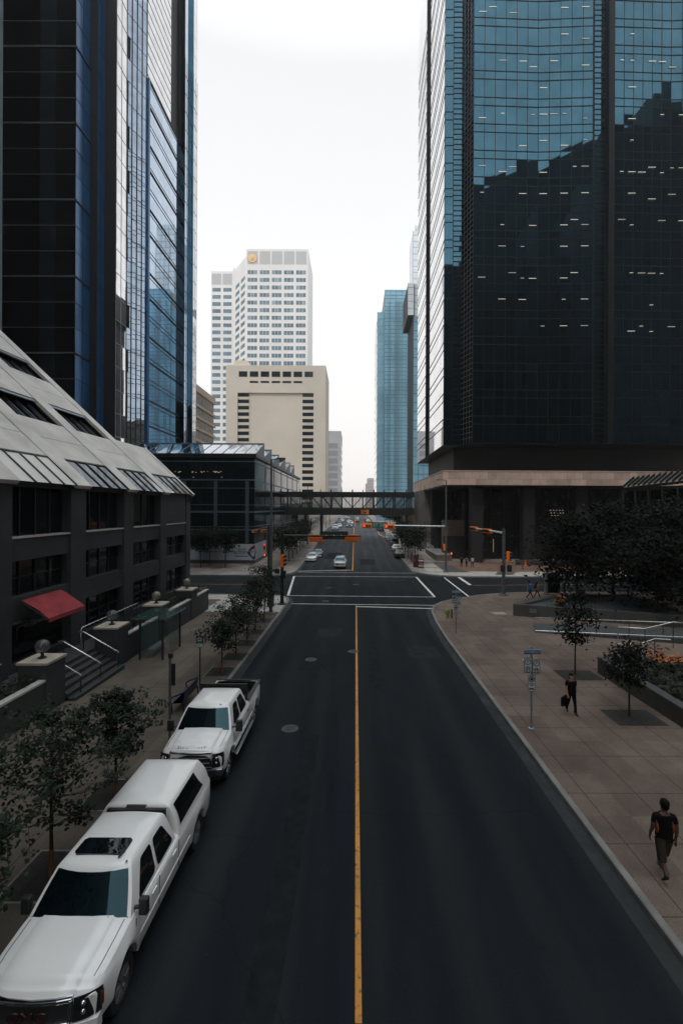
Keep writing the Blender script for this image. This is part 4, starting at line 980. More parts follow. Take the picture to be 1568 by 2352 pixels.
def vehicle(s, name, label, cat, loc, rz=0, group=None, detail=2):
    L, HW = s['L'], s['W'] / 2; P_ = s['paint']; wr = s.get('wr', .38); wy = s['wheels']; sill = s.get('sill', .42)
    t = thing(name, label, cat, loc, rz, group)
    shz = s['shoulder']; deck = s['deck']; CF = s.get('cf', .16); CB = s.get('cb', .08)
    def wid(y): return HW - s.get('tf', .10) * max(0, 1 - y / .7) ** 2 - s.get('tb', .05) * max(0, 1 - (L - y) / .5) ** 2
    def ycurve(x, y): return y + CF * (abs(x) / HW) ** 2.2 * max(0, 1 - y / 1.1) - CB * (abs(x) / HW) ** 2 * max(0, 1 - (L - y) / .8)
    step = .055 if detail > 1 else (.12 if detail else .3)
    ysn = sorted(set([0, .03, .08, .15] + [k * step for k in range(1, int(L / step))] + [y for y, _ in deck] + [L - .1, L - .04, L] + [w + d for w in wy for d in (-wr*1.22, wr*1.22, -wr*1.2, wr*1.2)]))
    ysn = [y for y in ysn if 0 <= y <= L]
    rings = []
    Rarch = wr * 1.22
    for y in ysn:
        zl = sill + (.14 * max(0, 1 - y / .3)) * .0
        fl = 0
        for w in wy:
            d = abs(y - w)
            if d < Rarch: zl = max(zl, wr + sqrt(max(0, Rarch**2 - d*d)))
            dd = abs(d - 0); e = max(0, 1 - max(0, d - Rarch * .2) / (Rarch * 1.15)); fl = max(fl, e)
        flare = s.get('flare', .03) * min(1, fl * 1.6)
        w = wid(y); zs = smooth_i(shz, y); zd = smooth_i(deck, y); bed = s.get('bed') and s['bed'][0] < y < s['bed'][1]
        zl = min(zl, zs - .08)
        zm = zl + (zs - zl) * .5
        fr = max(0, 1 - y / .12); rr = max(0, 1 - (L - y) / .1)
        sh = 1 - .03 * fr - .02 * rr
        hb = s.get('hood_bulge', .03) if y < s['cab'][0] + .3 else 0
        half = [(0, zl), (w * .86, zl), (w * sh - .015 + flare * .9, zl + .015), (w * sh + flare, zl + .06), (w * sh + .012 + flare * .5, zm), (w * sh + .005, zs - .05), (w * sh - .015, zs), (w * sh - .05, zs + (zd - zs) * .55)]
        if bed:
            half += [(w - .10, zd), (w - .13, zd), (w - .15, zd - .02), (w - .17, s['bed'][2]), (w * .4, s['bed'][2]), (0, s['bed'][2])]
        else:
            half += [(w * .84, zd - .012 + 0), (w * .70, zd), (w * .655, zd + hb * .35), (w * .62, zd + hb), (w * .4, zd + hb * 1.35), (0, zd + hb * 1.6)]
        full = [(x, z) for x, z in half] + [(-x, z) for x, z in half[-2:0:-1]]
        rings.append([(x, ycurve(x, y), z) for x, z in full])
    m = MB(); m.loft(rings, True, (True, True)); m.build('body', P_, t, smooth=38)
    # ---- cabin
    c = s['cab']; yA0, yA1, yB1, yB0, zb, zr, xb, xr = c     # windscreen foot, windscreen top, roof rear, rear foot, belt z, roof z, half widths
    FC, bow = s.get('fc', .10), .03
    def P2(side, u, tt, off=0.):
        y = (yA0 + (yB0 - yA0) * u) * (1 - tt) + (yA1 + (yB1 - yA1) * u) * tt
        x = xb + (xr - xb) * tt + bow * 4 * tt * (1 - tt) * .5 + off
        return (side * x, y + FC * (1 - u) ** 6, zb + (zr - zb) * tt)
    def PF(v, tt, off=0.):
        y = yA0 * (1 - tt) + yA1 * tt + FC * abs(v) ** 2.2; x = xb + (xr - xb) * tt + bow * 2 * tt * (1 - tt)
        return (v * x, y - off, zb + (zr - zb) * tt + off * .6)
    def PR(v, tt, off=0.):
        y = yB0 * (1 - tt) + yB1 * tt - .05 * v * v; x = xb + (xr - xb) * tt + bow * 2 * tt * (1 - tt)
        return (v * x, y + off, zb + (zr - zb) * tt)
    rings = []; N = 8
    for tt in [-.25, 0, .25, .5, .75, .93, 1.0]:
        q = max(tt, -.25)
        ring = [PF(-1 + 2 * k / N, q) for k in range(N + 1)] + [P2(1, k / N, q) for k in range(1, N)] + [PR(1 - 2 * k / N, q) for k in range(N + 1)] + [P2(-1, 1 - k / N, q) for k in range(1, N)]
        if tt == 1.0: ring = [(x * .965, (y - (yA1 + yB1) / 2) * .975 + (yA1 + yB1) / 2, z + .012) for x, y, z in ring]
        rings.append(ring)
    cy = (yA1 + yB1) / 2
    for sc_, dz in ((.90, .028), (.72, .05), (.4, .066), (.05, .07)):
        rings.append([(x * sc_, (y - cy) * sc_ + cy, zr + dz) for x, y, z in rings[-1 if False else 6]])
    m = MB(); m.loft(rings, True, (False, True)); m.build('cabin', s.get('roof_paint', P_), t, smooth=40)
    off = .008
    n = 6
    m = MB(); m.grid([[PF(-.93 + 1.86 * k / n, .05 + .87 * j / 4, off) for k in range(n + 1)] for j in range(5)]); wsn = m.build('windscreen', screen_gl, t, smooth=180)
    if detail:
        m = MB(); m.grid([[PF(-.95 + 1.9 * k / n, .0 + .06 * j, off * .6) for k in range(n + 1)] for j in range(2)]); m.build('cowl', plastic, t)
        m = MB()
        for a in (-.75, .0): m.tube([PF(a, .03, .03), PF(a + .62, .11, .025)], .009, 5)
        m.build('wiper', plastic, t)
    if s.get('rear_glass', 1):
        m = MB(); m.grid([[PR(-.86 + 1.72 * k / n, .14 + .72 * j / 2, off) for k in range(n + 1)] for j in range(3)]); m.build('rear_window', car_gl, t)
    for sd_ in (-1, 1):
        for (u0, u1, u2, u3) in s['side_win']:                     # bottom-left, bottom-right, top-right, top-left in u; front to back
            pts = []
            def q(u, tt): return P2(sd_, u, tt, off)
            bl, br_, tr, tl = (u0, .1), (u1, .1), (u2, .86), (u3, .86)
            cor = [bl, br_, tr, tl]; ring = []
            for k in range(4):
                p, a, b = V(cor[k]), V(cor[k-1]), V(cor[(k+1) % 4]); rr = .17
                for f in range(5):
                    g = f / 4; ring.append((p + (a - p) * rr) .lerp(p, g).lerp(p.lerp(p + (b - p) * rr, g), g))
            m = MB(); ids = [m.pt(q(x.x, x.y)) for x in ring]; m.face(ids if sd_ > 0 else ids[::-1]); m.build('side_window', car_gl, t)
    # ---- wheels
    rim_m = s.get('rim', steel)
    for w in wy:
        for sd_ in (-1, 1):
            xo = sd_ * (HW - .02); m = MB(); W_ = .25
            m.lathe([(wr * .62, -W_), (wr * .93, -W_), (wr, -W_ + .04), (wr, -.04), (wr * .94, 0), (wr * .66, 0), (wr * .64, -.03), (wr * .62, -.1)], n=28 if detail else 14, axis='x')
            o = m.build('wheel', rubber, t, smooth=40); o.location = (xo, w, wr)
            if sd_ < 0: o.rotation_euler = (0, 0, pi)
            m = MB(); m.lathe([(wr * .65, -.02), (wr * .62, -.05), (wr * .3, -.035), (wr * .22, -.015), (wr * .12, -.01), (.0, -.01)], n=20, axis='x')
            if detail:
                for k in range(6):
                    a = 2 * pi * k / 6; m.loft([[(-.03, cos(a+d) * wr * .22, sin(a+d) * wr * .22) for d in (-.25, .25)] + [(.0, cos(a+d) * wr * .22, sin(a+d) * wr * .22) for d in (.25, -.25)], [(-.05, cos(a+d) * wr * .63, sin(a+d) * wr * .63) for d in (-.14, .14)] + [(-.012, cos(a+d) * wr * .63, sin(a+d) * wr * .63) for d in (.14, -.14)]])
            rm = m.build('rim', rim_m, o, smooth=40)
    # ---- front end
    fy = lambda x, o=0.: CF * (abs(x) / HW) ** 2.2 - o
    def fpatch(nm, x0, x1, z0, z1, o, mt, n=6, yb=.0, th=.06, sl=0.):
        m = MB(); top, bot = [], []
        rings = []
        for k in range(n + 1):
            x = x0 + (x1 - x0) * k / n; y = fy(x, o) + yb
            rings.append([(x, y, z0), (x, y + th, z0), (x, y + th + sl, z1), (x, y + sl, z1)])
        m.loft(rings); return m.build(nm, mt, t, bevel=.008 if detail > 1 else 0)
    g = s['grille']
    fpatch('grille', -g[0], g[0], g[1], g[2], s.get('gout', .02), plastic, sl=g[3] if len(g) > 3 else .02)
    if detail:
        gs = g[3] if len(g) > 3 else .02
        if s.get('bars'):
            for zc in s['bars']: fpatch('grille_bar', -g[0] * .93, g[0] * .93, zc - .018, zc + .018, .045, chrome, th=.03, yb=gs * (zc - g[1]) / (g[2] - g[1]))
        if s.get('frame'):
            for zc in (g[1], g[2]): fpatch('grille_frame', -g[0] - .02, g[0] + .02, zc - .03, zc + .03, s.get('gout', .02) + .03, chrome, th=.12, yb=gs * (zc - g[1]) / (g[2] - g[1]))
            for x in (-g[0], g[0]): fpatch('grille_frame', x - .025, x + .025, g[1], g[2], s.get('gout', .02) + .03, chrome, n=1, th=.12, sl=gs)
    h = s['lights']
    for sd_ in (-1, 1):
        m = MB(); rows = []
        for k in range(8):
            x = h[0] + (h[1] - h[0]) * k / 7; ex = .015
            wv = min(1, k / 7)
            rows.append([(sd_ * x, fy(x, .035) + .012 * j + (.075 * wv ** 3), h[2] + (h[3] - h[2]) * j / 3 + .02 * wv * j / 3) for j in range(4)])
        m.grid(rows if sd_ < 0 else [r for r in rows][::-1])
        hl = m.build('headlight', head_on if s.get('lit') else lamp_gl, t, smooth=180)
        if detail > 1:
            for dz in (.32, .68):
                xq = h[0] + (h[1] - h[0]) * .36; m = MB(); m.sphere((sd_ * xq, fy(xq, 0) + .0, h[2] + (h[3] - h[2]) * dz), .042, 10, 6); m.build('bulb', chrome, hl, smooth=180)
            xq = h[1] - .03; m = MB(); m.box(sd_ * xq - .03, sd_ * xq + .03, fy(xq) + .05, fy(xq) + .12, h[2] + .05, h[3] - .06); m.build('indicator', amber, hl, bevel=.01)
    b = s['bumper']
    fpatch('bumper', -HW * .97, HW * .97, b[0], b[1], .05, s.get('bumper_m', chrome), n=12, th=.14)
    if detail: fpatch('air_dam', -HW * .9, HW * .9, b[0] - .14, b[0] + .01, .02, plastic, n=10, th=.12)
    fpatch('number_plate', -.16, .16, b[0] + .04, b[0] + .19, .07, mat('number_plate', (.5, .5, .48), .5, var=.1) if 'number_plate' not in bpy.data.materials else bpy.data.materials['number_plate'], n=2, th=.02) if s.get('plate', 1) else None
    # ---- tail
    ry = lambda x: L - CB * (abs(x) / HW) ** 2
    tl = s.get('tail', (.72, 1.05))
    for sd_ in (-1, 1):
        x0, x1 = HW * .76, HW * .95; m = MB(); m.grid([[(sd_ * x, ry(x) + .012, z) for x in ((x0, x1) if sd_ < 0 else (x1, x0))] for z in tl][::1]); m.build('tail_light', tail_on if s.get('brake') else tail_r, t)
    m = MB(); m.box(-HW * .9, HW * .9, L - .06, L + .06, .48, .66); m.build('rear_bumper', s.get('rbumper_m', plastic), t, bevel=.02 if detail else 0)
    if s.get('plate', 1):
        m = MB(); m.box(-.16, .16, L + .005, L + .02, .78, .92); m.build('number_plate', bpy.data.materials['number_plate'], t)
    # ---- mirrors, handles, seams
    mz, my, ms = s['mirror']
    if detail or 1:
        for sd_ in (-1, 1):
            m = MB(); x0 = xb * .97
            m.loft([[(sd_ * (x0 + .0), my + d, mz + e) for d, e in ((-.03, -.03), (.05, -.03), (.05, .02), (-.03, .02))], [(sd_ * (x0 + ms[0]), my + d, mz + e) for d, e in ((-.03, -.03), (.05, -.03), (.05, .02), (-.03, .02))]])
            m.box(min(sd_ * (x0 + ms[0]), sd_ * (x0 + ms[0] + ms[1])), max(sd_ * (x0 + ms[0]), sd_ * (x0 + ms[0] + ms[1])), my - .05, my + .07, mz - ms[2] * .4, mz + ms[2] * .6)
            m.build('mirror', s.get('mirror_m', plastic), t, bevel=.025 if detail else 0)
    if detail > 1:
        m = MB()
        for y in s.get('seams', []):
            for sd_ in (-1, 1): m.box(sd_ * HW - .004 + sd_ * .010, sd_ * HW + .004 + sd_ * .012, y - .006, y + .006, sill + .1, zb - .02)
        m.build('door_gaps', plastic, t)
        for y in s.get('handles', []):
            for sd_ in (-1, 1):
                m = MB(); m.box(sd_ * (HW + .012) - .02, sd_ * (HW + .012) + .02, y, y + .2, zb - .16, zb - .11); m.build('door_handle', s.get('handle_m', chrome), t, bevel=.012)
        for sd_ in (-1, 1):
            m = MB(); m.box(sd_ * (HW + .01) - .015, sd_ * (HW + .01) + .015, wy[0] + .55, wy[1] - .6, .72, .76); m.build('side_moulding', P_, t, bevel=.008)
            m = MB(); pts = []
            for k in range(9):
                y = .2 + (yA0 - .12) * k / 8; pts.append((sd_ * wid(y) * .84, ycurve(wid(y) * .84, y), smooth_i(deck, y) - .008))
            m.tube(pts, .006, 5); m.build('hood_gap', plastic, t)
    return t
# ---------------- the two big pickups
gmc = dict(L=5.78, W=2.0, paint=white_p, wr=.40, wheels=(.90, 4.62), sill=.46, flare=.045, cf=.20, tf=.07,
           shoulder=[(0, .98), (.25, 1.02), (1.2, 1.10), (3.2, 1.14), (5.78, 1.16)], deck=[(0, .96), (.07, 1.05), (.25, 1.13), (.7, 1.18), (1.25, 1.22), (1.8, 1.2), (3.3, 1.2), (3.4, 1.24), (5.72, 1.24), (5.78, 1.2)],
           hood_bulge=.035, gout=.05, cab=(1.12, 1.62, 3.26, 3.35, 1.17, 1.80, .93, .69), fc=.13,
           side_win=[(.17, .52, .50, .24), (.57, .93, .82, .56)], grille=(.60, .68, 1.0, .04), frame=1, lights=(.63, .985, .66, 1.0), bumper=(.40, .64), bumper_m=white_p, mirror=(1.24, 1.42, (.10, .17, .30)),
           seams=[1.3, 2.28, 3.30], handles=[1.95, 2.95], handle_m=white_p, tail=(.8, 1.15), rim=steel)
tr1 = vehicle(gmc, 'pickup_truck', 'white pickup truck with sunroof and white bed canopy, closest to the camera', 'pickup truck', (-4.96, 6.92, gz(8.5)))
tr1.rotation_euler = (atan2(-.0174, 1), 0, 0)
def canopy(t, y0, y1, z0, z1, xb, xt, pm):
    rings = []
    for tt in (-.1, 0, .3, .6, .85, .96, 1):
        x = xb + (xt - xb) * tt + .05 * sin(pi * max(0, min(1, tt))); ins = .16 * tt ** 2; fi = .03 * tt
        if tt == 1: x -= .06; ins += .05; fi += .03
        z = z0 + (z1 - z0) * tt
        rings.append([(x, y0 + fi, z), (x, y0 + .3, z), (x, (y0 + y1) / 2, z), (x, y1 - ins - .2, z), (x, y1 - ins, z), (0, y1 - ins + .02, z), (-x, y1 - ins, z), (-x, y1 - ins - .2, z), (-x, (y0 + y1) / 2, z), (-x, y0 + .3, z), (-x, y0 + fi, z), (0, y0 + fi, z)])
    cy = (y0 + y1) / 2
    for s_, dz in ((.9, .03), (.6, .05), (.1, .055)): rings.append([(x * s_, (y - cy) * s_ + cy, z1 + dz) for x, y, z in rings[6]])
    m = MB(); m.loft(rings, True, (False, True)); cn = m.build('canopy', pm, t, smooth=42, bevel=.03, seg=3)
    for sd_ in (-1, 1):
        def q(y, tt): return (sd_ * (xb + (xt - xb) * tt + .05 * sin(pi * tt) + .012), y, z0 + (z1 - z0) * tt)
        ys_ = [y0 + .14 + (y1 - y0 - .62) * k / 8 for k in range(9)]
        m = MB(); m.grid([[q(y + (.05 if j == 2 and k == 8 else 0) - (.16 * j if k == 8 else 0) + (.02 * j if k == 0 else 0), .16 + .36 * j) for k, y in enumerate(ys_ if sd_ < 0 else ys_)] for j in range(3)])
        m.build('canopy_window', car_gl, cn)
    m = MB(); m.grid([[(x, y1 + .015 - .16 * tt ** 2, z0 + (z1 - z0) * tt) for x in (-xt * .85, 0, xt * .85)] for tt in (.2, .5, .82)]); m.build('canopy_window', car_gl, cn)
    return cn
cn = canopy(tr1, 3.40, 5.55, 1.24, 1.84, .955, .70, white_p)
m = MB(); m.box(-.66, .66, 3.34, 3.42, 1.2, 1.78); m.build('cab_gap', plastic, tr1)
m = MB(); m.loft([[(x, 3.33, 1.865 - .03 * (x / .7) ** 2), (x, 3.39, 1.875 - .03 * (x / .7) ** 2), (x, 3.39, 1.84 - .03 * (x / .7) ** 2), (x, 3.33, 1.84 - .03 * (x / .7) ** 2)] for x in (-.22, -.1, 0, .1, .22)]); m.build('brake_lamp', plastic, tr1)
m = MB(); rr = [(-.46, 1.88), (.40, 1.88), (.46, 1.94), (.46, 2.26), (.40, 2.32), (-.46, 2.32), (-.52, 2.26), (-.52, 1.94)]
m.prism(rr, 1.80, lambda x, y: 1.882 - .02 * x * x); sr_ = m.build('sunroof', car_gl, tr1)
m = MB(); m.loft([[(.40, 1.80, 1.86), (.43, 1.80, 1.86), (.43, 1.80, 1.87), (.40, 1.80, 1.87)], [(.42, 1.93, 1.87), (.46, 1.93, 1.87), (.46, 1.93, 1.96), (.42, 1.93, 1.96)]]); m.build('antenna', plastic, tr1)
m = MB(); m.sphere((.60, 1.74, 1.842), .022, 8, 6, (1, 1, .5)); m.build('roof_plug', plastic, tr1)
text('GMC', (0, -.085, .85), .2, mat('dark_red_badge', (.035, .006, .007), .4), tr1, ext=.01, name='grille_lettering', sx=1.4, world=False)
ford = dict(L=5.75, W=2.0, paint=white_p, wr=.42, wheels=(.80, 4.58), sill=.52, flare=.06, cf=.13, tf=.05,
            shoulder=[(0, 1.0), (.25, 1.08), (1.1, 1.17), (3.3, 1.2), (5.75, 1.22)], deck=[(0, 1.05), (.06, 1.16), (.2, 1.24), (.6, 1.29), (1.2, 1.33), (1.7, 1.3), (3.4, 1.3), (3.5, 1.34), (5.7, 1.36), (5.75, 1.34)],
            hood_bulge=.05, cab=(1.08, 1.62, 3.28, 3.46, 1.26, 1.93, .94, .71), fc=.12, bed=(3.56, 5.66, .95), rear_glass=1,
            side_win=[(.16, .52, .50, .23), (.57, .93, .86, .56)], grille=(.64, .72, 1.15, .05), frame=1, bars=(.86, 1.0), lights=(.67, .985, .72, 1.12), bumper=(.46, .66), bumper_m=chrome, mirror=(1.36, 1.36, (.13, .22, .36)),
            seams=[1.25, 2.3, 3.44], handles=[2.0, 3.1], handle_m=plastic, tail=(.85, 1.22), rim=bright)
tr2 = vehicle(ford, 'pickup_truck', 'white crew cab pickup truck with chrome grille and open black bed', 'pickup truck', (-5.02, 13.85, gz(15)))
tr2.rotation_euler = (atan2(-.0174, 1), 0, 0)
m = MB(); HWb = 1.0
for sd_ in (-1, 1): m.box(sd_ * .93 - .06, sd_ * .93 + .06, 3.55, 5.7, 1.355, 1.385)
m.box(-.93, .93, 5.64, 5.72, 1.345, 1.385); m.build('bed_rail', plastic, tr2)
m = MB(); m.box(-.84, .84, 3.57, 5.64, .94, .965); m.box(-.85, .85, 3.56, 3.60, .95, 1.33); m.box(-.85, .85, 5.60, 5.64, .95, 1.33)
for sd_ in (-1, 1): m.box(sd_ * .83 - .015, sd_ * .83 + .015, 3.57, 5.63, .95, 1.34)
m.build('bed_liner', black_m, tr2)
m = MB()
for sd_ in (-1, 1): m.box(sd_ * .86 - .04, sd_ * .86 + .04, 3.56, 3.64, 1.36, 1.98)
m.box(-.9, .9, 3.57, 3.63, 1.90, 1.97); m.box(-.86, .86, 3.575, 3.6, 1.55, 1.9); m.build('headache_rack', black_m, tr2)
text('SUPER DUTY', (0, .15, 1.275), .12, mat('embossed_grey', (.16, .16, .16), .4), tr2, rot=(R(28), 0, 0), ext=.006, name='hood_lettering', sx=1.3, world=False)
m = MB(); m.lathe([(.0, 0), (.115, 0), (.105, .03), (.0, .035)], n=20); o = m.build('badge', mat('badge_blue', (.03, .06, .16), .25), tr2); o.location = (0, -.05, .95); o.rotation_euler = (pi/2, 0, 0); o.scale = (1.25, .6, 1)
m = MB(); m.sphere((.42, 1.72, 1.955), .03, 8, 6, (1, 1, .5)); m.build('roof_plug', plastic, tr2)
m = MB(); m.box(1.0, 1.12, 1.35, 4.0, .42, .48); m.box(-1.12, -1.0, 1.35, 4.0, .42, .48); m.build('running_board', chrome, tr2, bevel=.02)
# ---------------- other traffic
suv = dict(L=4.8, W=1.9, paint=silver_p, wr=.38, wheels=(.85, 3.65), sill=.42, flare=.04, cf=.14, shoulder=[(0, .9), (.3, .98), (1.2, 1.06), (4.8, 1.1)], deck=[(0, .86), (.06, .98), (.25, 1.06), (1.1, 1.14), (4.2, 1.14), (4.75, 1.1), (4.8, 1.0)],
           hood_bulge=.04, cab=(1.1, 1.75, 4.2, 4.65, 1.1, 1.72, .90, .70), fc=.12, side_win=[(.14, .38, .36, .18), (.41, .63, .62, .40), (.66, .93, .86, .65)], grille=(.5, .66, .90), frame=1, bars=(.78,), lights=(.54, .90, .70, .90), bumper=(.42, .64), bumper_m=silver_p, mirror=(1.2, 1.55, (.06, .15, .18)), mirror_m=silver_p, tail=(.85, 1.15))
sedan = dict(L=4.6, W=1.8, paint=white_p, wr=.33, wheels=(.85, 3.55), sill=.3, flare=.02, cf=.22, tf=.12, cb=.12, shoulder=[(0, .68), (.4, .78), (1.2, .88), (4.6, .92)], deck=[(0, .62), (.1, .74), (.4, .82), (1.3, .95), (3.7, .98), (4.5, .98), (4.6, .9)],
             hood_bulge=.02, cab=(1.15, 1.9, 3.2, 3.95, .92, 1.43, .84, .58), fc=.14, side_win=[(.2, .48, .44, .26), (.51, .85, .72, .47)], grille=(.45, .5, .66), lights=(.5, .86, .58, .72), bumper=(.3, .52), bumper_m=white_p, mirror=(1.0, 1.55, (.04, .14, .12)), mirror_m=white_p, tail=(.72, .92))
def v(base, **k): d = dict(base); d.update(k); return d
def park(s, name, lab, cat, px, py, rz=0, det=1, grp=None, X_=None):
    p = gnd(px, py)
    if X_ is not None: p.x = X_
    return vehicle(s, name, lab, cat, p, rz, grp, det)
sv = park(suv, 'suv', 'silver SUV with roof rack waiting behind the far stop line, facing the camera', 'SUV', 780, 1307.2, 0, 2)
m = MB()
for sd_ in (-1, 1): m.tube([(sd_ * .62, 1.9, 1.76), (sd_ * .62, 2.0, 1.85), (sd_ * .62, 3.9, 1.85), (sd_ * .62, 4.1, 1.76)], .025, 6)
m.tube([(-.62, 2.1, 1.86), (.62, 2.1, 1.86)], .03, 6); m.tube([(-.62, 3.5, 1.86), (.62, 3.5, 1.86)], .03, 6); m.build('roof_rack', black_m, sv)
park(sedan, 'parked_car', 'white sedan parked nearest on the left kerb beyond the intersection', 'car', 713.5, 1291.5)
park(v(sedan, paint=grey_p), 'parked_car', 'dark sedan parked behind the white sedan on the left kerb', 'car', 727.5, 1281.5)
bs = park(v(suv, paint=black_p, mirror_m=black_p, bumper_m=black_p, L=4.5, brake=0), 'parked_car', 'black SUV parked nearest on the right kerb beyond the intersection, seen from behind', 'SUV', 913, 1277, pi)
park(v(sedan), 'parked_car', 'white car parked in front of the black SUV on the right kerb', 'car', 907, 1263.5, pi)
park(v(suv, paint=black_p, mirror_m=black_p, bumper_m=black_p, cab=(.9, 1.3, 4.4, 4.75, 1.1, 1.95, .92, .8)), 'parked_van', 'boxy black van parked on the right kerb', 'van', 902, 1252, pi)
park(v(sedan, paint=black_p), 'parked_car', 'black sedan parked farthest in the right kerb bay, ahead of the black van', 'car', 894.5, 1242, 0)
park(v(ford, paint=grey_p, bars=(), bumper_m=plastic), 'pickup_truck', 'dark pickup truck driving away past the right kerb under the skywalk', 'pickup truck', 871, 1217.5, pi, 0)
park(v(suv, paint=white_p, mirror_m=white_p, bumper_m=white_p), 'suv', 'white SUV parked at the left kerb beyond the skywalk, facing the camera', 'SUV', 769, 1218.5, 0, 0)
park(v(sedan), 'parked_car', 'white car parked behind the white SUV beyond the skywalk', 'car', 778, 1212.5, 0, 0)
park(v(suv, paint=black_p, lit=1, bumper_m=black_p), 'jeep', 'dark off roader with lit round headlamps coming down the left lane', 'car', 802, 1212.2, 0, 0)
park(v(sedan), 'car', 'white car following the dark off roader', 'car', 806, 1205, 0, 0)
park(v(sedan, paint=silver_p), 'car', 'silver car second behind the dark off roader', 'car', 800.5, 1200.5, 0, 0)
park(v(suv, paint=grey_p), 'parked_car', 'dark hatchback parked far down the left kerb', 'car', 779.5, 1203.5, 0, 0)
park(v(sedan), 'parked_car', 'white car parked far down the left kerb beside the dark hatchback', 'car', 785.5, 1198.5, 0, 0)
park(v(sedan, paint=red_p, brake=1), 'car', 'red car with lit tail lamps driving away far down the street', 'car', 820.5, 1199, pi, 0)
park(v(sedan, paint=silver_p), 'car', 'silver car just ahead of the red car far down the street', 'car', 820.5, 1194, pi, 0)
park(v(sedan), 'car', 'white car far down the right kerb, beside the green street sign', 'car', 845, 1200, pi, 0)
park(v(sedan, paint=grey_p), 'car', 'grey car far down the right kerb, behind the white one', 'car', 841, 1195.5, pi, 0)
park(v(suv, paint=white_p), 'suv', 'white SUV crossing the far intersection, right one of the pair', 'SUV', 803, 1192.3, pi/2, 0)
park(v(suv, paint=white_p), 'suv', 'white SUV crossing the far intersection, left one of the pair', 'SUV', 793, 1192.3, pi/2, 0)
# ================================================================== trees
bark = mat('bark', (.035, .030, .026), .9, fine=.3, var=.3, scale=8); guard_m = mat('orange_trunk_guard', (.20, .085, .025), .8, var=.3)
def leafmat(name, c):
    m, nt, b = newmat(name)
    co = nd(nt, 'ShaderNodeTexCoord').outputs['Object']
    c1 = mixc(nt, ramp(nt, noise(nt, co, 2.2, 4), .3, .7), (c[0]*.7, c[1]*.7, c[2]*.75), (c[0]*1.35, c[1]*1.3, c[2]*1.1))
    ob = nd(nt, 'ShaderNodeNewGeometry').outputs['Random Per Island']
    c1 = mixc(nt, 1., c1, ramp(nt, ob, 0, 1, .6, 1.4), 'MULTIPLY')
    nt.links.new(c1, b.inputs['Base Color']); b.inputs['Roughness'].default_value = .75; b.inputs['Specular IOR Level'].default_value = .12
    return m
leaf_s = leafmat('maple_leaf', (.020, .030, .022)); leaf_d = leafmat('dark_elm_leaf', (.0038, .0058, .0045)); leaf_f = leafmat('far_leaf', (.014, .022, .017)); shrub_l = leafmat('shrub_leaf', (.014, .022, .013))
def leaves(m, rng, c, spread, n, size, flat=.5, asp=.62):
    for _ in range(n):
        p = V(c) + V((rng.gauss(0, spread), rng.gauss(0, spread), rng.gauss(0, spread * .7)))
        d = V((rng.gauss(0, 1), rng.gauss(0, 1), rng.gauss(-.35, flat))).normalized()
        s = d.cross(V((rng.gauss(0, .4), rng.gauss(0, .4), 1))).normalized(); u = d.cross(s)
        L = size * rng.uniform(.7, 1.25); w = L * asp * .5
        m.poly([p, p + d*L*.3 + s*w*.8 - u*.1*L, p + d*L*.62 + s*w - u*.02*L, p + d*L, p + d*L*.62 - s*w - u*.02*L, p + d*L*.3 - s*w*.8 - u*.1*L])
def tree(name, lab, base, H, th, cr, nlimb, per, size, seed, lm, group=None, guard=False, lean=(0, 0), tr=.045, spread=.16, top=.95, low=0):
    rng = random.Random(seed); t = thing(name, lab, 'tree', base, 0, group)
    m = MB(); pts = []; K = 7
    for k in range(K + 1):
        f = k / K; pts.append(V((lean[0] * f + rng.gauss(0, .018) * H * .25 * f, lean[1] * f + rng.gauss(0, .018) * H * .25 * f, -.15 + (H * .93 + .15) * f)))
    m.tube(pts, [tr * (1 - .82 * k / K) + .006 for k in range(K + 1)], 7)
    cm = MB()
    for i in range(nlimb):
        f = (i + .5) / nlimb; z = th + (H * .88 - th) * f
        b0 = pts[0].lerp(pts[-1], min(1, (z + .15) / (H * .93 + .15))); j = min(K, int((z + .15) / (H * .93 + .15) * K)); b0 = pts[j].lerp(pts[min(K, j+1)], (z + .15) / (H * .93 + .15) * K - j)
        a = i * 2.4 + rng.uniform(-.5, .5)
        env = cr * (sin(pi * (.2 + .72 * f)) ** .8) * rng.uniform(.65, 1.15)
        if f > top: env *= .6
        e = b0 + V((cos(a) * env, sin(a) * env, env * rng.uniform(.35, .75)))
        mid = b0.lerp(e, .5) + V((0, 0, -.06 * env))
        m.tube([b0, mid, e], [tr * .42, tr * .28, .006], 5, False)
        for q in range(per[0]):
            g = .35 + .65 * (q + rng.random()) / per[0]
            c0 = b0.lerp(mid, g * 2) if g < .5 else mid.lerp(e, g * 2 - 1)
            tip = c0 + V((rng.gauss(0, 1), rng.gauss(0, 1), rng.gauss(.1, .5))).normalized() * env * .38
            m.tube([c0, tip], [tr * .16, .004], 4, False)
            leaves(cm, rng, tip, spread * (.6 + .6 * env), per[1], size)
            leaves(cm, rng, c0.lerp(tip, .5), spread * (.5 + .4 * env), per[1] // 2, size)
    leaves(cm, rng, pts[-1], spread * 1.2, per[1] * 3, size)
    m.build('trunk', bark, t, smooth=60); cm.build('crown', lm, t)
    if guard: MB().tube([(0, 0, -.1), (0, 0, .62)], .055, 10).build('trunk_guard', guard_m, t, smooth=60)
    return t
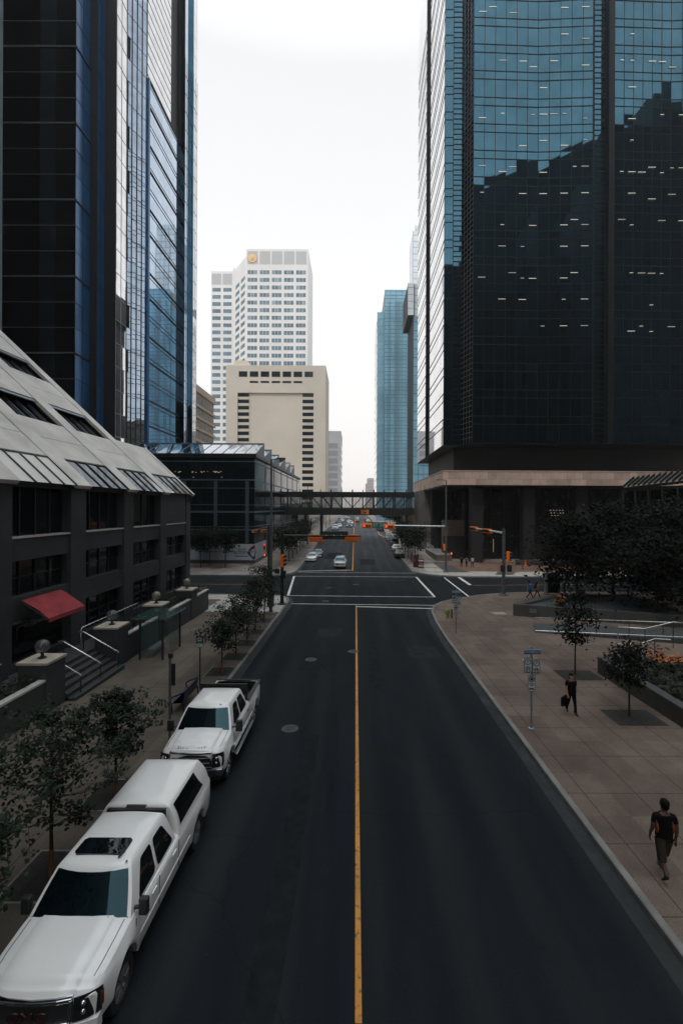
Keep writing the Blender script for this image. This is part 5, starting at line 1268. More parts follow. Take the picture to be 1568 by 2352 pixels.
def pit(x, y, w, d, frame=True):
    m = MB(); m.poly([(a, b, gz(b) + KH + .006) for a, b in ((x - w/2, y - d/2), (x + w/2, y - d/2), (x + w/2, y + d/2), (x - w/2, y + d/2))]); struct(m.build('tree_pit', soil))
    if frame:
        m = MB()
        for a, b, c, d_ in ((x-w/2-.05, x+w/2+.05, y-d/2-.05, y-d/2), (x-w/2-.05, x+w/2+.05, y+d/2, y+d/2+.05), (x-w/2-.05, x-w/2, y-d/2, y+d/2), (x+w/2, x+w/2+.05, y-d/2, y+d/2)):
            m.prism([(a, c), (b, c), (b, d_), (a, d_)], lambda X_, Y_: gz(Y_) + KH - .05, lambda X_, Y_: gz(Y_) + KH + .03)
        struct(m.build('tree_pit_frame', conc))
S_ = lambda x, y: V((x, y, gz(y) + KH))
NEAR = [(-7.15, 7.7, 3.2, 1.0, 1.35, 'young street tree leaning in at the lower left edge, nearest the camera'), (-6.95, 10.4, 4.0, 1.05, 1.55, 'fullest young street tree beside the white pickup with the canopy'), (-7.05, 13.4, 3.3, 1.1, 1.05, 'slim young street tree behind the bed canopy of the nearest pickup'),
        (-6.98, 23.9, 2.95, 1.1, 1.05, 'small street tree nearest to the bus stop sign'), (-6.92, 26.5, 3.15, 1.2, 1.25, 'second street tree beyond the bus stop sign'), (-6.95, 29.3, 3.6, 1.35, 1.3, 'third street tree beyond the bus stop sign'), (-7.0, 32.1, 4.0, 1.5, 1.35, 'fourth street tree beyond the bus stop sign'), (-7.05, 35.5, 4.7, 1.7, 1.3, 'street tree standing right before the tall lamp post at the corner')]
for k, (x, y, H, th, cr, lab) in enumerate(NEAR):
    near = k < 3
    tree('street_tree', lab, S_(x, y), H, th, cr, 18 if near else 16, (9, 13) if near else (7, 12), .11 if near else .14, 40 + k, leaf_s, 'young trees along the left kerb', True, spread=.075 if near else .12, lean=(.25 if k == 0 else 0, 0))
    pit(x - .1, y, 1.25, 1.45)
for k, (x, y, H, th, cr, sz, lab) in enumerate([(11.67, 23.8, 4.75, 1.55, 1.05, .16, 'narrow upright tree on the red plaza behind the woman with the bag'), (11.5, 18.83, 3.1, 1.25, 1.0, .14, 'small round tree on the red plaza beside the flower planter')]):
    tree('plaza_tree', lab, S_(x, y), H, th, cr, 16, (6, 11), sz, 60 + k, leaf_d, 'trees on the red plaza', spread=.2)
    pit(x + .1, y - .1, 2.0, 1.5, False)
BIG = [(20.5, 41.5, 8.2, 3.6, 'dark broad tree nearest the fountain at the right'), (25.5, 44.5, 9.5, 4.2, 'second dark broad tree, behind the fountain at the right'), (30.5, 40.5, 9.0, 4.3, 'dark broad tree at the right edge, above the ramp'), (24.5, 36.5, 7.0, 3.3, 'lower dark tree overhanging the fountain wall'), (32, 47, 10, 4.5, 'farthest dark broad tree in the right clump'), (30.5, 33.5, 7.0, 3.5, 'dark tree at the far right, nearest the ramp railing')]
for k, (x, y, H, cr, lab) in enumerate(BIG):
    tree('broad_tree', lab, S_(x, y), H, 1.6, cr, 22, (8, 22), .34, 80 + k, leaf_d, 'dark trees behind the fountain', tr=.16, spread=.36)
FARL = [(-11.6, 74), (-11.5, 79), (-11.5, 84), (-11.4, 89.5), (-11.4, 95), (-11.4, 101)]
FT = None
for k, (x, y) in enumerate(FARL):
    lab = ['first', 'second', 'third', 'fourth', 'fifth', 'sixth'][k] + ' tree from the intersection in the left row beyond it'
    if FT is None: FT = tree('far_tree', lab, S_(x, y), 6.2, 2.6, 2.2, 16, (6, 12), .34, 100, leaf_f, 'tree row on the left beyond the intersection', tr=.09, spread=.34)
    else: dup(FT, S_(x, y), k * 1.3, lab)
FT2 = None
for k, (x, y) in enumerate([(10.2, 76), (10.2, 80.5), (10.2, 85.5), (10.2, 91), (10.2, 97)]):
    lab = ['first', 'second', 'third', 'fourth', 'fifth'][k] + ' tree from the intersection in the right row beyond it'
    if FT2 is None: FT2 = tree('far_tree', lab, S_(x, y), 6.4, 2.5, 2.0, 16, (6, 12), .34, 120, leaf_f, 'tree row on the right beyond the intersection', tr=.08, spread=.32)
    else: dup(FT2, S_(x, y), k * 1.7, lab)
for k, (px, Y, lab) in enumerate([(462, 71, 'leftmost dark tree before the white hoarding'), (482, 73.5, 'dark tree behind the leftmost one before the white hoarding'), (518, 71, 'dark tree covering the left part of the hoarding lettering')]):
    dup(FT, S_((px - VX) * Y / F, Y), 2 + k * 1.9, lab)['group'] = 'trees before the white hoarding'
for k in range(5):
    dup(FT, S_(12.5 + (k % 2), 133 + 13 * k), k * 2.1, ['nearest', 'second', 'third', 'fourth', 'farthest'][k] + ' street tree beyond the skywalk on the right side')['group'] = 'trees beyond the skywalk'
# ---- shrubs in the terrace planters
def shrubs(lab, x0, x1, y0, y1, z, n, h, seed, lm=shrub_l, size=.12):
    rng = random.Random(seed); t = thing('shrub_bed', lab, 'shrubs', ((x0+x1)/2, (y0+y1)/2, z)); m = MB()
    for _ in range(n): leaves(m, rng, (rng.uniform(x0, x1), rng.uniform(y0, y1), z + abs(rng.gauss(0, h * .5))), .12, 9, size)
    o = m.build('foliage', lm, t, world=True); return t
shrubs('dark shrubs filling the planter at the lower left, behind the nearest granite wall', -14.6, -13.2, 6, 18.7, 1.1, 420, .5, 1)
shrubs('dark shrubs in the planter behind the bus shelter', -14.6, -13.2, 25.8, 30.1, 1.1, 160, .45, 2)
shrubs('dark shrubs between the two farthest globe lamps', -14.6, -13.2, 31.4, 35.7, 1.1, 160, .5, 3)
shrubs('dark shrub at the corner end of the granite planter', -14.4, -13.3, 37.0, 39.4, 1.1, 110, .55, 4)
# ================================================================== right plaza: fountain bed, ramp rails, flower planter
ft = thing('raised_bed', 'low dark stone raised bed of gravel with a pointed corner on the red plaza', 'planter', (15, 38, gz(38)))
OUT = [(13.3, 37.8), (17.3, 36.3), (26, 33.6), (26, 42.5), (19.6, 42.0), (17.9, 41.6)]
cx_, cy_ = 20., 38.5
def ins(p, d=.45):
    v_ = V((cx_ - p[0], cy_ - p[1])); v_ = v_.normalized() * d * (2.0 if p[0] < 14 else 1.25); return (p[0] + v_.x, p[1] + v_.y)
INN = [ins(p) for p in OUT]
m = MB(); n = len(OUT)
a = [m.pt((*p, gz(40))) for p in OUT]; b = [m.pt((*p, .48)) for p in OUT]; c = [m.pt((*p, .48)) for p in INN]; d_ = [m.pt((*p, -.2)) for p in INN]
for k in range(n):
    q = (k + 1) % n; m.face((a[k], a[q], b[q], b[k])); m.face((b[k], b[q], c[q], c[k])); m.face((c[k], c[q], d_[q], d_[k]))
m.build('wall', granite_d, ft, world=True, bevel=.02)
m = MB(); m.poly([(*p, .28) for p in INN]); m.build('gravel', mat('wet_gravel', (.05, .06, .066), .5, fine=.6, var=.3, scale=2, world=True), ft, world=True)
p = at(1226, 1397, 36.9); m = MB()
for k in range(4): m.box(-.28, .28, -.012, .0, -.16 + k * .09, -.12 + k * .09)
o = m.build('vent', steel, ft); o.location = V((14.75, 37.2, .05)) - ft.location; o.rotation_euler = (0, 0, atan2(-1.5, 4))
orange = mat('orange_petal', (.42, .12, .010), .6, var=.3, scale=20); redor = mat('red_petal', (.40, .05, .012), .6, var=.3, scale=20); blade = mat('pale_blade', (.20, .22, .08), .5, var=.2)
p = V((17.25, 37.9, .28)); fp = thing('flower_clump', 'orange lily clump with arching pale leaves in the gravel bed', 'flowers', p); rng = random.Random(9)
m = MB()
for k in range(34):
    a = rng.uniform(0, 2*pi); r = rng.uniform(.35, .75); h = rng.uniform(.3, .6)
    b0 = V((0, 0, 0)); b1 = V((cos(a)*r*.6, sin(a)*r*.6, h)); b2 = V((cos(a)*r, sin(a)*r, h*.65)); s_ = V((-sin(a), cos(a), 0)) * .025
    m.poly([b0 - s_, b0 + s_, b1 + s_, b2, b1 - s_])
m.build('leaves', blade, fp)
m = MB()
for k in range(16): leaves(m, rng, (rng.gauss(.02, .17), rng.gauss(0, .15), rng.uniform(.45, .95)), .05, 9, .15, asp=.9)
m.build('blossom', orange, fp)
# ramp with guard rail
rp = thing('ramp_wall', 'dark low wall of the ramp crossing behind the red plaza', 'wall', (20, 30, gz(30)))
A, Bp = V((13.0, 32.4)), V((30, 26.9)); nrm = V((.31, .95))
q = [A, Bp, Bp + nrm * 2.6, A + nrm * 2.6]
m = MB(); m.prism([tuple(x) for x in q], lambda x, y: gz(y) - .2, lambda x, y: gz(y) + KH + .02 + .62 * max(0, min(1, (x - 13) / 9))); m.build('ramp', mat('ramp_concrete', (.045, .05, .052), .8, fine=.3, var=.2, world=True), rp, world=True)
rl_ = thing('railing', 'long steel railing along the ramp behind the red plaza trees', 'railing', (20, 30, gz(30)))
N_ = 9
def rp_(k, z): x = A.lerp(Bp, k / N_); return V((x.x, x.y + .06, gz(x.y) + KH + .62 * max(0, min(1, (x.x - 13) / 9)) + z))
MB().tube([rp_(0, .0), rp_(0, 1.05), rp_(N_, 1.05)], .032, 8).build('rail', bright, rl_, world=True, smooth=60)
MB().tube([rp_(0, .12), rp_(N_, .12)], .026, 8).build('rail', bright, rl_, world=True, smooth=60)
for k in range(1, N_ + 1): MB().tube([rp_(k, 0), rp_(k, 1.05)], .024, 6).build('post', dark_m, rl_, world=True, smooth=60)
for lab, pts in (('angled steel stair rail beside the ramp, nearest the small round tree', [(15.6, 26.6, .0), (15.6, 26.6, .85), (16.6, 26.4, .85), (17.6, 26.4, 1.2), (18.4, 26.2, 1.2)]), ('angled steel stair rail up against the ramp wall', [(17.2, 29.4, .3), (17.2, 29.4, 1.15), (18.7, 29.0, 1.15), (20.3, 28.7, 1.65), (21.2, 28.5, 1.65), (21.2, 28.5, .6)])):
    h = thing('stair_rail', lab, 'handrail', (pts[0][0], pts[0][1], gz(pts[0][1])), group='stair rails by the ramp')
    MB().tube([(x, y, gz(y) + KH + z) for x, y, z in pts], .03, 8).build('rail', bright, h, world=True, smooth=60)
    for x, y, z in pts[2:4]: MB().tube([(x, y, gz(y) + KH), (x, y, gz(y) + KH + z)], .022, 6).build('post', dark_m, h, world=True)
fpn = thing('flower_planter', 'long dark stone planter of orange and red flowers at the right edge', 'planter', (15, 18, gz(18)))
m = MB(); m.box(13.0, 13.45, 8, 24.1, gz(24) - .3, .6); m.box(13.45, 30, 23.7, 24.1, gz(24) - .3, .6); m.build('wall', granite_d, fpn, world=True, bevel=.015)
MB().box(13.45, 30, 8, 23.7, -1, .42).build('soil', soil, fpn, world=True)
rng = random.Random(21)
def rows(nm, lab, n, xr_, yr_, zr_, mt, lm_n, sz, cat='flowers'):
    t = thing(nm, lab, cat, (sum(xr_)/2, sum(yr_)/2, .45)); m = MB()
    for _ in range(n): leaves(m, rng, (rng.uniform(*xr_), rng.uniform(*yr_), rng.uniform(*zr_)), .07, lm_n, sz, asp=.85)
    m.build('blossom' if cat == 'flowers' else 'foliage', mt, t, world=True)
rows('hedge_bed', 'dark leafy bed filling the plaza planter', 700, (13.6, 22), (12, 23.6), (.42, .85), shrub_l, 9, .16, 'shrubs')
rows('flower_row', 'bright orange flower row along the back of the planter', 110, (15.2, 21), (22.0, 23.4), (.8, 1.15), orange, 8, .12)
rows('flower_patch', 'scattered red flowers in the front of the planter', 60, (15.0, 19), (16.5, 21.5), (.72, .95), redor, 6, .10)
# ================================================================== street furniture
sig_y = mat('signal_orange', (.95, .23, .018), .45, var=.08); sig_b = mat('signal_black', (.015, .015, .016), .5); lens_d = mat('dark_lens', (.02, .018, .015), .3); lens_r = mat('lit_red_lens', (.8, .03, .03), .3, emit=(1, .09, .08), es=1.6); lens_h = mat('lit_hand', (.8, .1, .03), .3, emit=(1, .16, .05), es=1.6)
green_s = mat('green_sign', (.012, .10, .075), .5, var=.05); sign_w = mat('sign_white', (.42, .48, .48), .5, var=.06); sign_bl = mat('sign_blue', (.17, .30, .42), .5, var=.05); txt_w = mat('sign_letter', (.35, .62, .55), .5, var=0); txt_k = mat('sign_ink', (.008, .018, .022), .5, var=0); txt_b = mat('sign_navy', (.012, .03, .10), .5, var=0)
def signal(par, c, rz, horiz, lit=0, plate=True, n=3, body=None, scale=1.):
    """signal head facing local -Y, centred at c (world), turned by rz"""
    h = MB(); w, hh = (.98, .36) if horiz else (.36, .98)
    T = Matrix.Translation(V(c)) @ Matrix.Rotation(rz, 4, 'Z') @ Matrix.Scale(scale, 4)
    h.M = T
    if plate: h.box(-w/2 - .12, w/2 + .12, .02, .05, -hh/2 - .12, hh/2 + .12)
    h.box(-w/2, w/2, -.1, .14, -hh/2, hh/2)
    o = h.build('signal_head', body or sig_y, par, world=True, bevel=.015)
    for k in range(n):
        u = (k - (n - 1) / 2) * .32
        x, z = (u, 0) if horiz else (0, -u)
        m = MB(); m.M = T; m.lathe([(.115, -.102), (.10, -.125), (.0, -.13)], (x, 0, z), 14, 'y'); l = m.build('lens', lens_r if k == lit else lens_d, o)
        w_ = V(par.location); l.parent = o
        l.location = (0, 0, 0); l.matrix_parent_inverse = Matrix.Identity(4); l.location = -(w_ + o.location)
        m = MB(); m.M = T; ring = []
        for q in (-.1, -.32):
            r = .135; ring.append([(x + r * cos(a), q + (.0 if q > -.2 else .1 * (1 - sin(a)) * .5), z + r * sin(a)) for a in [pi * (-.12 + 1.24 * j / 10) for j in range(11)]])
        m.grid(ring); v_ = m.build('visor', sig_b, o, smooth=180); v_.location = -(w_ + o.location)
        m = MB(); m.M = T; m.sphere((x, .15, z), .11, 10, 6, (1, .6, 1)); bk = m.build('back_dome', body or sig_y, o, smooth=180); bk.location = -(w_ + o.location)
    return o
def pedsig(par, c, rz, lit=True, body=None):
    T = Matrix.Translation(V(c)) @ Matrix.Rotation(rz, 4, 'Z'); m = MB(); m.M = T; m.box(-.22, .22, -.1, .1, -.22, .22); o = m.build('pedestrian_signal', body or sig_b, par, world=True, bevel=.02)
    m = MB(); m.M = T; m.prism([(-.09, -.12), (.09, -.12), (.09, -.105), (-.09, -.105)], -.13, .05)
    for k in range(4): m.box(-.09 + .05 * k, -.055 + .05 * k, -.12, -.105, .04, .15)
    l = m.build('hand_lens', lens_h if lit else lens_d, o); l.location = -(V(par.location) + o.location)
    return o
pole_m = mat('weathered_pole', (.10, .115, .125), .5, metal=.4, var=.25, scale=3)
def pole(par, x, y, h, r0, r1, mt, base=True):
    z = gz(y) + KH
    MB().tube([(x, y, z), (x, y, z + h * .5), (x, y, z + h)], [r0, (r0 + r1) / 2, r1], 12).build('pole', mt, par, world=True, smooth=60)
    if base: MB().lathe([(r0 * 2.6, -.02), (r0 * 2.6, .09), (r0 * 2.2, .12), (r0 * 1.2, .14), (r0 * 1.1, .3), (0, .3)], (x, y, z), 14).build('base', mt, par, world=True, smooth=40)
# far right mast arm with street name
x, y = 13.55, 66.8
ts = thing('traffic_signal', 'tall grey signal pole with red horizontal signals and green street sign on a mast arm', 'traffic light', (x, y, gz(y) + KH))
pole(ts, x, y, 13.6, .17, .09, pole_m)
am = at(1020, 1209, y); a0 = V((x, y, am.z)); a1 = at(829, 1205.5, y)
MB().tube([a0, a0.lerp(a1, .5), a1], [.12, .09, .06], 10).build('mast_arm', bright, ts, world=True, smooth=60)
MB().tube([a0 + V((0, 0, -.25)), a0 + V((0, 0, .3))], .2, 10).build('collar', pole_m, ts, world=True)
lz_ = at(1020, 1103, y); MB().tube([(x, y, lz_.z), (x - .9, y, lz_.z + .05)], .05, 8).build('lamp_arm', pole_m, ts, world=True); MB().box(x - 1.5, x - .8, y - .14, y + .14, lz_.z - .03, lz_.z + .1).build('lamp_head', pole_m, ts, world=True, bevel=.03)
for px in (842, 893): p = at(px, 1207.5 + (px - 842) * .04, y - .25); signal(ts, p, 0, True, 0, scale=1.25)
p = at(867.5, 1206, y - .2); MB().box(p.x - 1.42, p.x + 1.42, y - .22, y - .19, p.z - .42, p.z + .42).build('street_sign', green_s, ts, world=True, bevel=.01)
text('2 ST SW', (p.x, y - .235, p.z - .02), .66, txt_w, ts, sx=1.06)
p = at(1014, 1257, y); signal(ts, (x - .35, y - .1, p.z), R(-70), False, 0, False); p = at(1032, 1271, y); pedsig(ts, (x + .75, y - .1, p.z), 0)
# near left mast arm seen from behind
x, y = -6.75, 42.2
tl = thing('traffic_signal', 'black signal pole whose mast arm carries two signals seen from behind', 'traffic light', (x, y, gz(y) + KH))
pole(tl, x, y, 6.95, .17, .14, black_m)
a1 = at(829, 1231, y); a0 = V((x, y, a1.z)); MB().tube([a0, a1], [.1, .06], 10).build('mast_arm', black_m, tl, world=True, smooth=60)
for px in (726, 806): p = at(px, 1236.5, y); signal(tl, (p.x, y + .22, p.z), pi, True, -1, scale=1.2)
p = at(766.5, 1229, y + .1); MB().box(p.x - 1.33, p.x + 1.33, y + .1, y + .16, p.z - .4, p.z + .36).build('street_sign', black_m, tl, world=True, bevel=.01)
for q in (-.7, 0, .7): MB().box(p.x + q - .03, p.x + q + .03, y - .12, y + .1, p.z - .04, p.z + .04).build('sign_clamp', bright, tl, world=True)
p = at(650, 1287, y); signal(tl, (x + .12, y - .3, p.z), R(72), False, -1, False, scale=1.15)
p = at(636, 1312, y); pedsig(tl, (x - .45, y, p.z), pi, False); p = at(655, 1318, y); m = MB(); m.box(x + .12, x + .36, y - .2, y + .2, p.z - .4, p.z + .3); m.build('pedestrian_signal', sig_b, tl, world=True, bevel=.03)
# far left corner signals
x, y = -12.55, 66.0
t3 = thing('traffic_signal', 'black signal pole at the far left corner with a red signal and red hand', 'traffic light', (x, y, gz(y) + KH))
pole(t3, x, y, 6.9, .15, .13, black_m)
p = at(609, 1256, y); signal(t3, (x - .55, y - .2, p.z), 0, False, 0, False); p = at(610, 1274, y); pedsig(t3, (x - .5, y - .2, p.z), 0)
p = at(604, 1220, y); a1 = V((x - 1.6, y - 2.2, p.z + .25)); MB().tube([(x, y, p.z + .2), a1], .07, 8).build('mast_arm', black_m, t3, world=True)
for f in (.35, .95): q = V((x, y, p.z + .2)).lerp(a1, f); signal(t3, (q.x, q.y - .1, q.z - .15), R(60), True, -1, False)
# near right corner signal
x, y = 15.75, 47.6
t4_ = thing('traffic_signal', 'grey signal pole at the plaza corner with two orange signals on a short arm', 'traffic light', (x, y, gz(y) + KH))
pole(t4_, x, y, 7.0, .19, .16, pole_m)
p = at(1150, 1224, y); a0 = V((x, y, p.z)); a1 = a0 + V((-1.0, 8.5, .15)); MB().tube([a0, a1], [.12, .07], 10).build('mast_arm', bright, t4_, world=True, smooth=60)
for f in (.5, .98): q = a0.lerp(a1, f); signal(t4_, (q.x, q.y, q.z - .1), R(-72), True, -1, False, scale=1.4)
p = at(1168, 1279, y); signal(t4_, (x + .5, y, p.z), R(68), False, -1, False, scale=1.15); p = at(1157, 1305, y)
for dx in (-.15, .55): m = MB(); m.box(x + dx - .24, x + dx + .24, y - .28, y - .05, p.z - .35, p.z + .35); m.build('pedestrian_signal', sig_b, t4_, world=True, bevel=.04)
# lamp posts
def lamp(lab, x, y, h, arm, mt, r=.11):
    t = thing('street_lamp', lab, 'street lamp', (x, y, gz(y) + KH)); pole(t, x, y, h, r, r * .55, mt); z = gz(y) + KH + h
    MB().tube([(x, y, z - .1), (x + arm * .6, y, z + .05)], .045, 8).build('arm', mt, t, world=True)
    MB().box(min(x + arm * .5, x + arm * 1.3), max(x + arm * .5, x + arm * 1.3), y - .15, y + .15, z - .02, z + .12).build('lamp_head', mt, t, world=True, bevel=.03); return t
lamp('tall grey street lamp at the left corner of the intersection', -7.05, 38.2, 13.1, .9, pole_m, .15)
lamp('dark street lamp on the left pavement just before the skywalk', -11.0, 106, 13.5, -.8, black_m)
lamp('dark street lamp at the left kerb beyond the skywalk', -9.6, 131, 11, 1, black_m)
lamp('second dark pole at the left kerb beyond the skywalk', -9.5, 152, 10.5, 1, black_m)
lamp('third dark pole far down the left kerb', -9.5, 172, 10, 1, black_m)
# parking signs on poles
def ring(mb, c, r0, r1, y, n=24):
    a = [(c[0] + r1 * cos(2*pi*k/n), y, c[1] + r1 * sin(2*pi*k/n)) for k in range(n + 1)]; b = [(c[0] + r0 * cos(2*pi*k/n), y, c[1] + r0 * sin(2*pi*k/n)) for k in range(n + 1)]
    mb.grid([b, a] if True else [a, b])
def sign_plate(par, x, y, z0, z1, w, kind, name='sign_plate'):
    m = MB(); m.box(x - w/2, x + w/2, y - .012, y, z0, z1); o = m.build(name, txt_k, par, world=True, bevel=.012)
    m = MB(); m.box(x - w/2 + .018, x + w/2 - .018, y - .016, y - .012, z0 + .018, z1 - .018); f_ = m.build('face', sign_w, o); f_.location = -(V(par.location) + o.location)
    zc = z1 - w * .52; m = MB()
    if kind == 'P': ring(m, (x, zc), w * .32, w * .41, y - .019)
    else: ring(m, (x, zc), w * .30, w * .41, y - .019); ring(m, (x, zc), .002, w * .22, y - .019)
    rest = z0 + .06
    if kind == 'P':
        for k, (ww, hh) in enumerate(((.36, .05), (.8, .035), (.6, .03), (.8, .035), (.5, .03))): zz = zc - w * .52 - .02 - k * .056; m.box(x - w * ww / 2, x - .01, y - .0195, y - .019, zz - hh, zz); m.box(x + .01, x + w * ww / 2, y - .0195, y - .019, zz - hh, zz)
    else:
        for k, (ww, hh) in enumerate(((.75, .03), (.5, .03))): zz = zc - w * .55 - k * .055; m.box(x - w * ww / 2, x + w * ww / 2, y - .0195, y - .019, zz - hh, zz)
        m.poly([(x - w*.38, y - .0195, z0 + .13), (x - w*.3, y - .0195, z0 + .06), (x - w*.05, y - .0195, z0 + .09), (x + w*.2, y - .0195, z0 + .06), (x + w*.38, y - .0195, z0 + .09), (x + w*.25, y - .0195, z0 + .13), (x, y - .0195, z0 + .145)])
    g_ = m.build('marking', txt_k, o); g_.location = -(V(par.location) + o.location)
    if kind == 'P': text('P', (x + .005, y - .021, zc), w * .62, txt_k, par, ext=.001)
def sign_post(lab, x, y, left, right, seed=0):
    t = thing('parking_sign', lab, 'sign', (x, y, gz(y) + KH)); z = gz(y) + KH
    MB().tube([(x, y, z), (x, y, z + 3.22)], .036, 10).build('pole', steel, t, world=True, smooth=60); MB().lathe([(.13, 0), (.12, .03), (.05, .05), (.05, .16), (0, .16)], (x, y, z), 10).build('base', steel, t, world=True)
    sign_plate(t, x - .165, y - .045, z + 2.2, z + 2.80, .30, left); sign_plate(t, x + .165, y - .045, z + 2.16, z + 2.74, .30, right); sign_plate(t, x - .02, y - .06, z + 1.48, z + 2.12, .30, 'N')
    m = MB(); m.box(x - .32, x + .32, y - .09, y - .05, z + 2.98, z + 3.13); m.build('address_plate', sign_bl, t, world=True); m = MB(); m.box(x - .33, x + .33, y - .1, y - .04, z + 2.955, z + 2.985); m.build('plate_edge', black_m, t, world=True)
    return t, z
s1, z = sign_post('steel parking sign post nearest the camera with blue address plate', 6.98, 17.73, 'P', 'P')
text('1235', (6.98 - .155, 17.63, z + 3.058), .115, txt_b, s1, ext=.001); text('1236', (6.98 + .155, 17.63, z + 3.05), .115, txt_b, s1, ext=.001)
for sg in (-1, 1): m = MB(); x = 6.98 + sg * .305; m.poly([(x, 17.635, z + 3.055), (x - sg * .035, 17.635, z + 3.02), (x - sg * .035, 17.635, z + 3.09)][::sg]); m.build('arrow', txt_b, s1, world=True)
MB().loft([[(6.58, 17.6, z + 2.66), (6.58, 17.7, z + 2.66), (6.58, 17.7, z + 2.70), (6.58, 17.6, z + 2.70)], [(6.7, 17.6, z + 2.60), (6.7, 17.7, z + 2.60), (6.7, 17.7, z + 2.74), (6.7, 17.6, z + 2.74)]]).build('side_tab', steel, s1, world=True)
sign_post('farther parking sign post on the red plaza beside the hydrant', 7.12, 31.5, 'N', 'P')
t = thing('parking_sign', 'grey sign post with dark plates seen edge on beside the white crew cab pickup', 'sign', S_(-6.72, 16.5)); z = gz(16.5) + KH
MB().tube([(-6.72, 16.5, z), (-6.72, 16.5, z + 3.15)], .045, 10).build('pole', pole_m, t, world=True, smooth=60)
MB().box(-6.69, -6.61, 16.6, 16.63, z + 2.2, z + 2.85).build('sign_plate', black_m, t, world=True); MB().box(-6.78, -6.62, 16.45, 16.55, z + 3.1, z + 3.28).build('bracket', black_m, t, world=True, bevel=.02); MB().box(-6.66, -6.52, 16.47, 16.5, z + 2.1, z + 2.9).build('sign_plate', black_m, t, world=True)
t = thing('bus_stop_sign', 'black and white bus stop sign with a bus symbol on a slim pole', 'sign', S_(-7.4, 21.7)); z = gz(21.7) + KH
MB().tube([(-7.4, 21.7, z), (-7.4, 21.7, z + 2.5)], .035, 8).build('pole', black_m, t, world=True, smooth=60)
MB().box(-7.58, -7.22, 21.64, 21.66, z + 1.98, z + 2.54).build('sign_plate', black_m, t, world=True, bevel=.02)
MB().box(-7.565, -7.235, 21.633, 21.64, z + 2.0, z + 2.16).build('number_strip', sign_w, t, world=True)
m = MB(); ring(m, (-7.4, z + 2.35), .112, .13, 21.632); m.box(-7.47, -7.33, 21.628, 21.634, z + 2.29, z + 2.42); m.build('bus_symbol', sign_w, t, world=True)
m = MB(); m.box(-7.45, -7.35, 21.624, 21.629, z + 2.345, z + 2.405); m.box(-7.46, -7.435, 21.624, 21.629, z + 2.27, z + 2.30); m.box(-7.365, -7.34, 21.624, 21.629, z + 2.27, z + 2.30); m.build('bus_symbol', black_m, t, world=True)
text('400', (-7.45, 21.63, z + 2.08), .09, txt_k, t, ext=.001)
# bench
t = thing('bench', 'navy blue steel bench with looped arms, its back to the kerb', 'bench', S_(-7.35, 19.8)); z = gz(19.8) + KH
navy = mat('navy_steel', (.008, .014, .045), .45, var=.15)
MB().loft([[(-7.12, y, z + .95), (-7.08, y, z + .94), (-7.16, y, z + .44), (-7.62, y, z + .40), (-7.64, y, z + .44), (-7.22, y, z + .47)] for y in (18.95, 20.6)]).build('seat', navy, t, world=True, bevel=.02)
for y in (18.9, 20.65):
    MB().tube([(-7.1, y, z + .9), (-7.3, y, z + .82), (-7.6, y, z + .7), (-7.68, y, z + .6), (-7.62, y, z + .3), (-7.6, y, z)], .032, 8).build('arm', navy, t, world=True, smooth=60); MB().tube([(-7.15, y, z + .5), (-7.1, y, z)], .032, 8).build('leg', navy, t, world=True, smooth=60)
# bus shelter
t = thing('bus_shelter', 'glass bus shelter with a flat green glass roof against the granite planter', 'bus shelter', S_(-11.6, 27.2)); z = gz(27) + KH
gsh = mat('green_glass', (.05, .11, .105), .04, alpha=.22, spec=.6, var=.1)
for x, y in ((-11.0, 25.95), (-11.0, 28.5), (-12.3, 25.95), (-12.3, 28.5)): MB().box(x - .05, x + .05, y - .05, y + .05, z, z + 2.35).build('post', dark_m, t, world=True)
MB().box(-12.75, -10.75, 25.7, 28.75, z + 2.36, z + 2.39).build('roof', gsh, t, world=True); MB().box(-10.76, -10.72, 25.7, 28.75, z + 2.34, z + 2.41).build('roof_edge', bright, t, world=True)
MB().box(-12.33, -12.3, 25.95, 28.5, z + .1, z + 2.2).build('pane', gsh, t, world=True); MB().box(-12.3, -11.0, 28.49, 28.51, z + .1, z + 2.2).build('pane', gsh, t, world=True); MB().box(-12.3, -11.0, 25.94, 25.96, z + .1, z + 2.2).build('pane', gsh, t, world=True)
MB().box(-11.01, -10.99, 26.9, 28.45, z + .1, z + 2.2).build('pane', gsh, t, world=True)
MB().box(-12.1, -11.7, 26.4, 28.1, z + .42, z + .47).build('seat', steel, t, world=True)
# cabinet by the corner, hydrant, kiosk, boxes
t = thing('signal_cabinet', 'dark signal cabinet behind the tall street lamp', 'cabinet', S_(-7.6, 41.2)); z = gz(41) + KH
MB().box(-7.9, -7.35, 41, 41.5, z, z + 1.3).build('case', black_m, t, world=True, bevel=.03); MB().box(-7.95, -7.3, 40.95, 41.55, z + 1.3, z + 1.36).build('lid', black_m, t, world=True)
t = thing('fire_hydrant', 'yellow green fire hydrant at the curved kerb of the red plaza', 'hydrant', S_(7.64, 36.8)); hy = mat('hydrant_yellow_green', (.22, .25, .045), .5, var=.2)
MB().lathe([(.19, 0), (.19, .05), (.12, .06), (.12, .58), (.16, .6), (.16, .66), (.13, .7), (.09, .8), (.04, .85), (.03, .92), (0, .92)], n=14).build('barrel', hy, t, smooth=40)
for s_ in (-1, 1): MB().lathe([(.065, .1), (.065, .2), (.05, .22), (0, .22)], (0, 0, .48), 10, 'x').build('nozzle', hy, t) if s_ > 0 else MB().lathe([(.065, -.1), (.065, -.2), (.05, -.22), (0, -.22)], (0, 0, .48), 10, 'x').build('nozzle', hy, t)
MB().lathe([(.08, -.1), (.08, -.2), (0, -.22)], (0, 0, .45), 10, 'y').build('nozzle', hy, t)
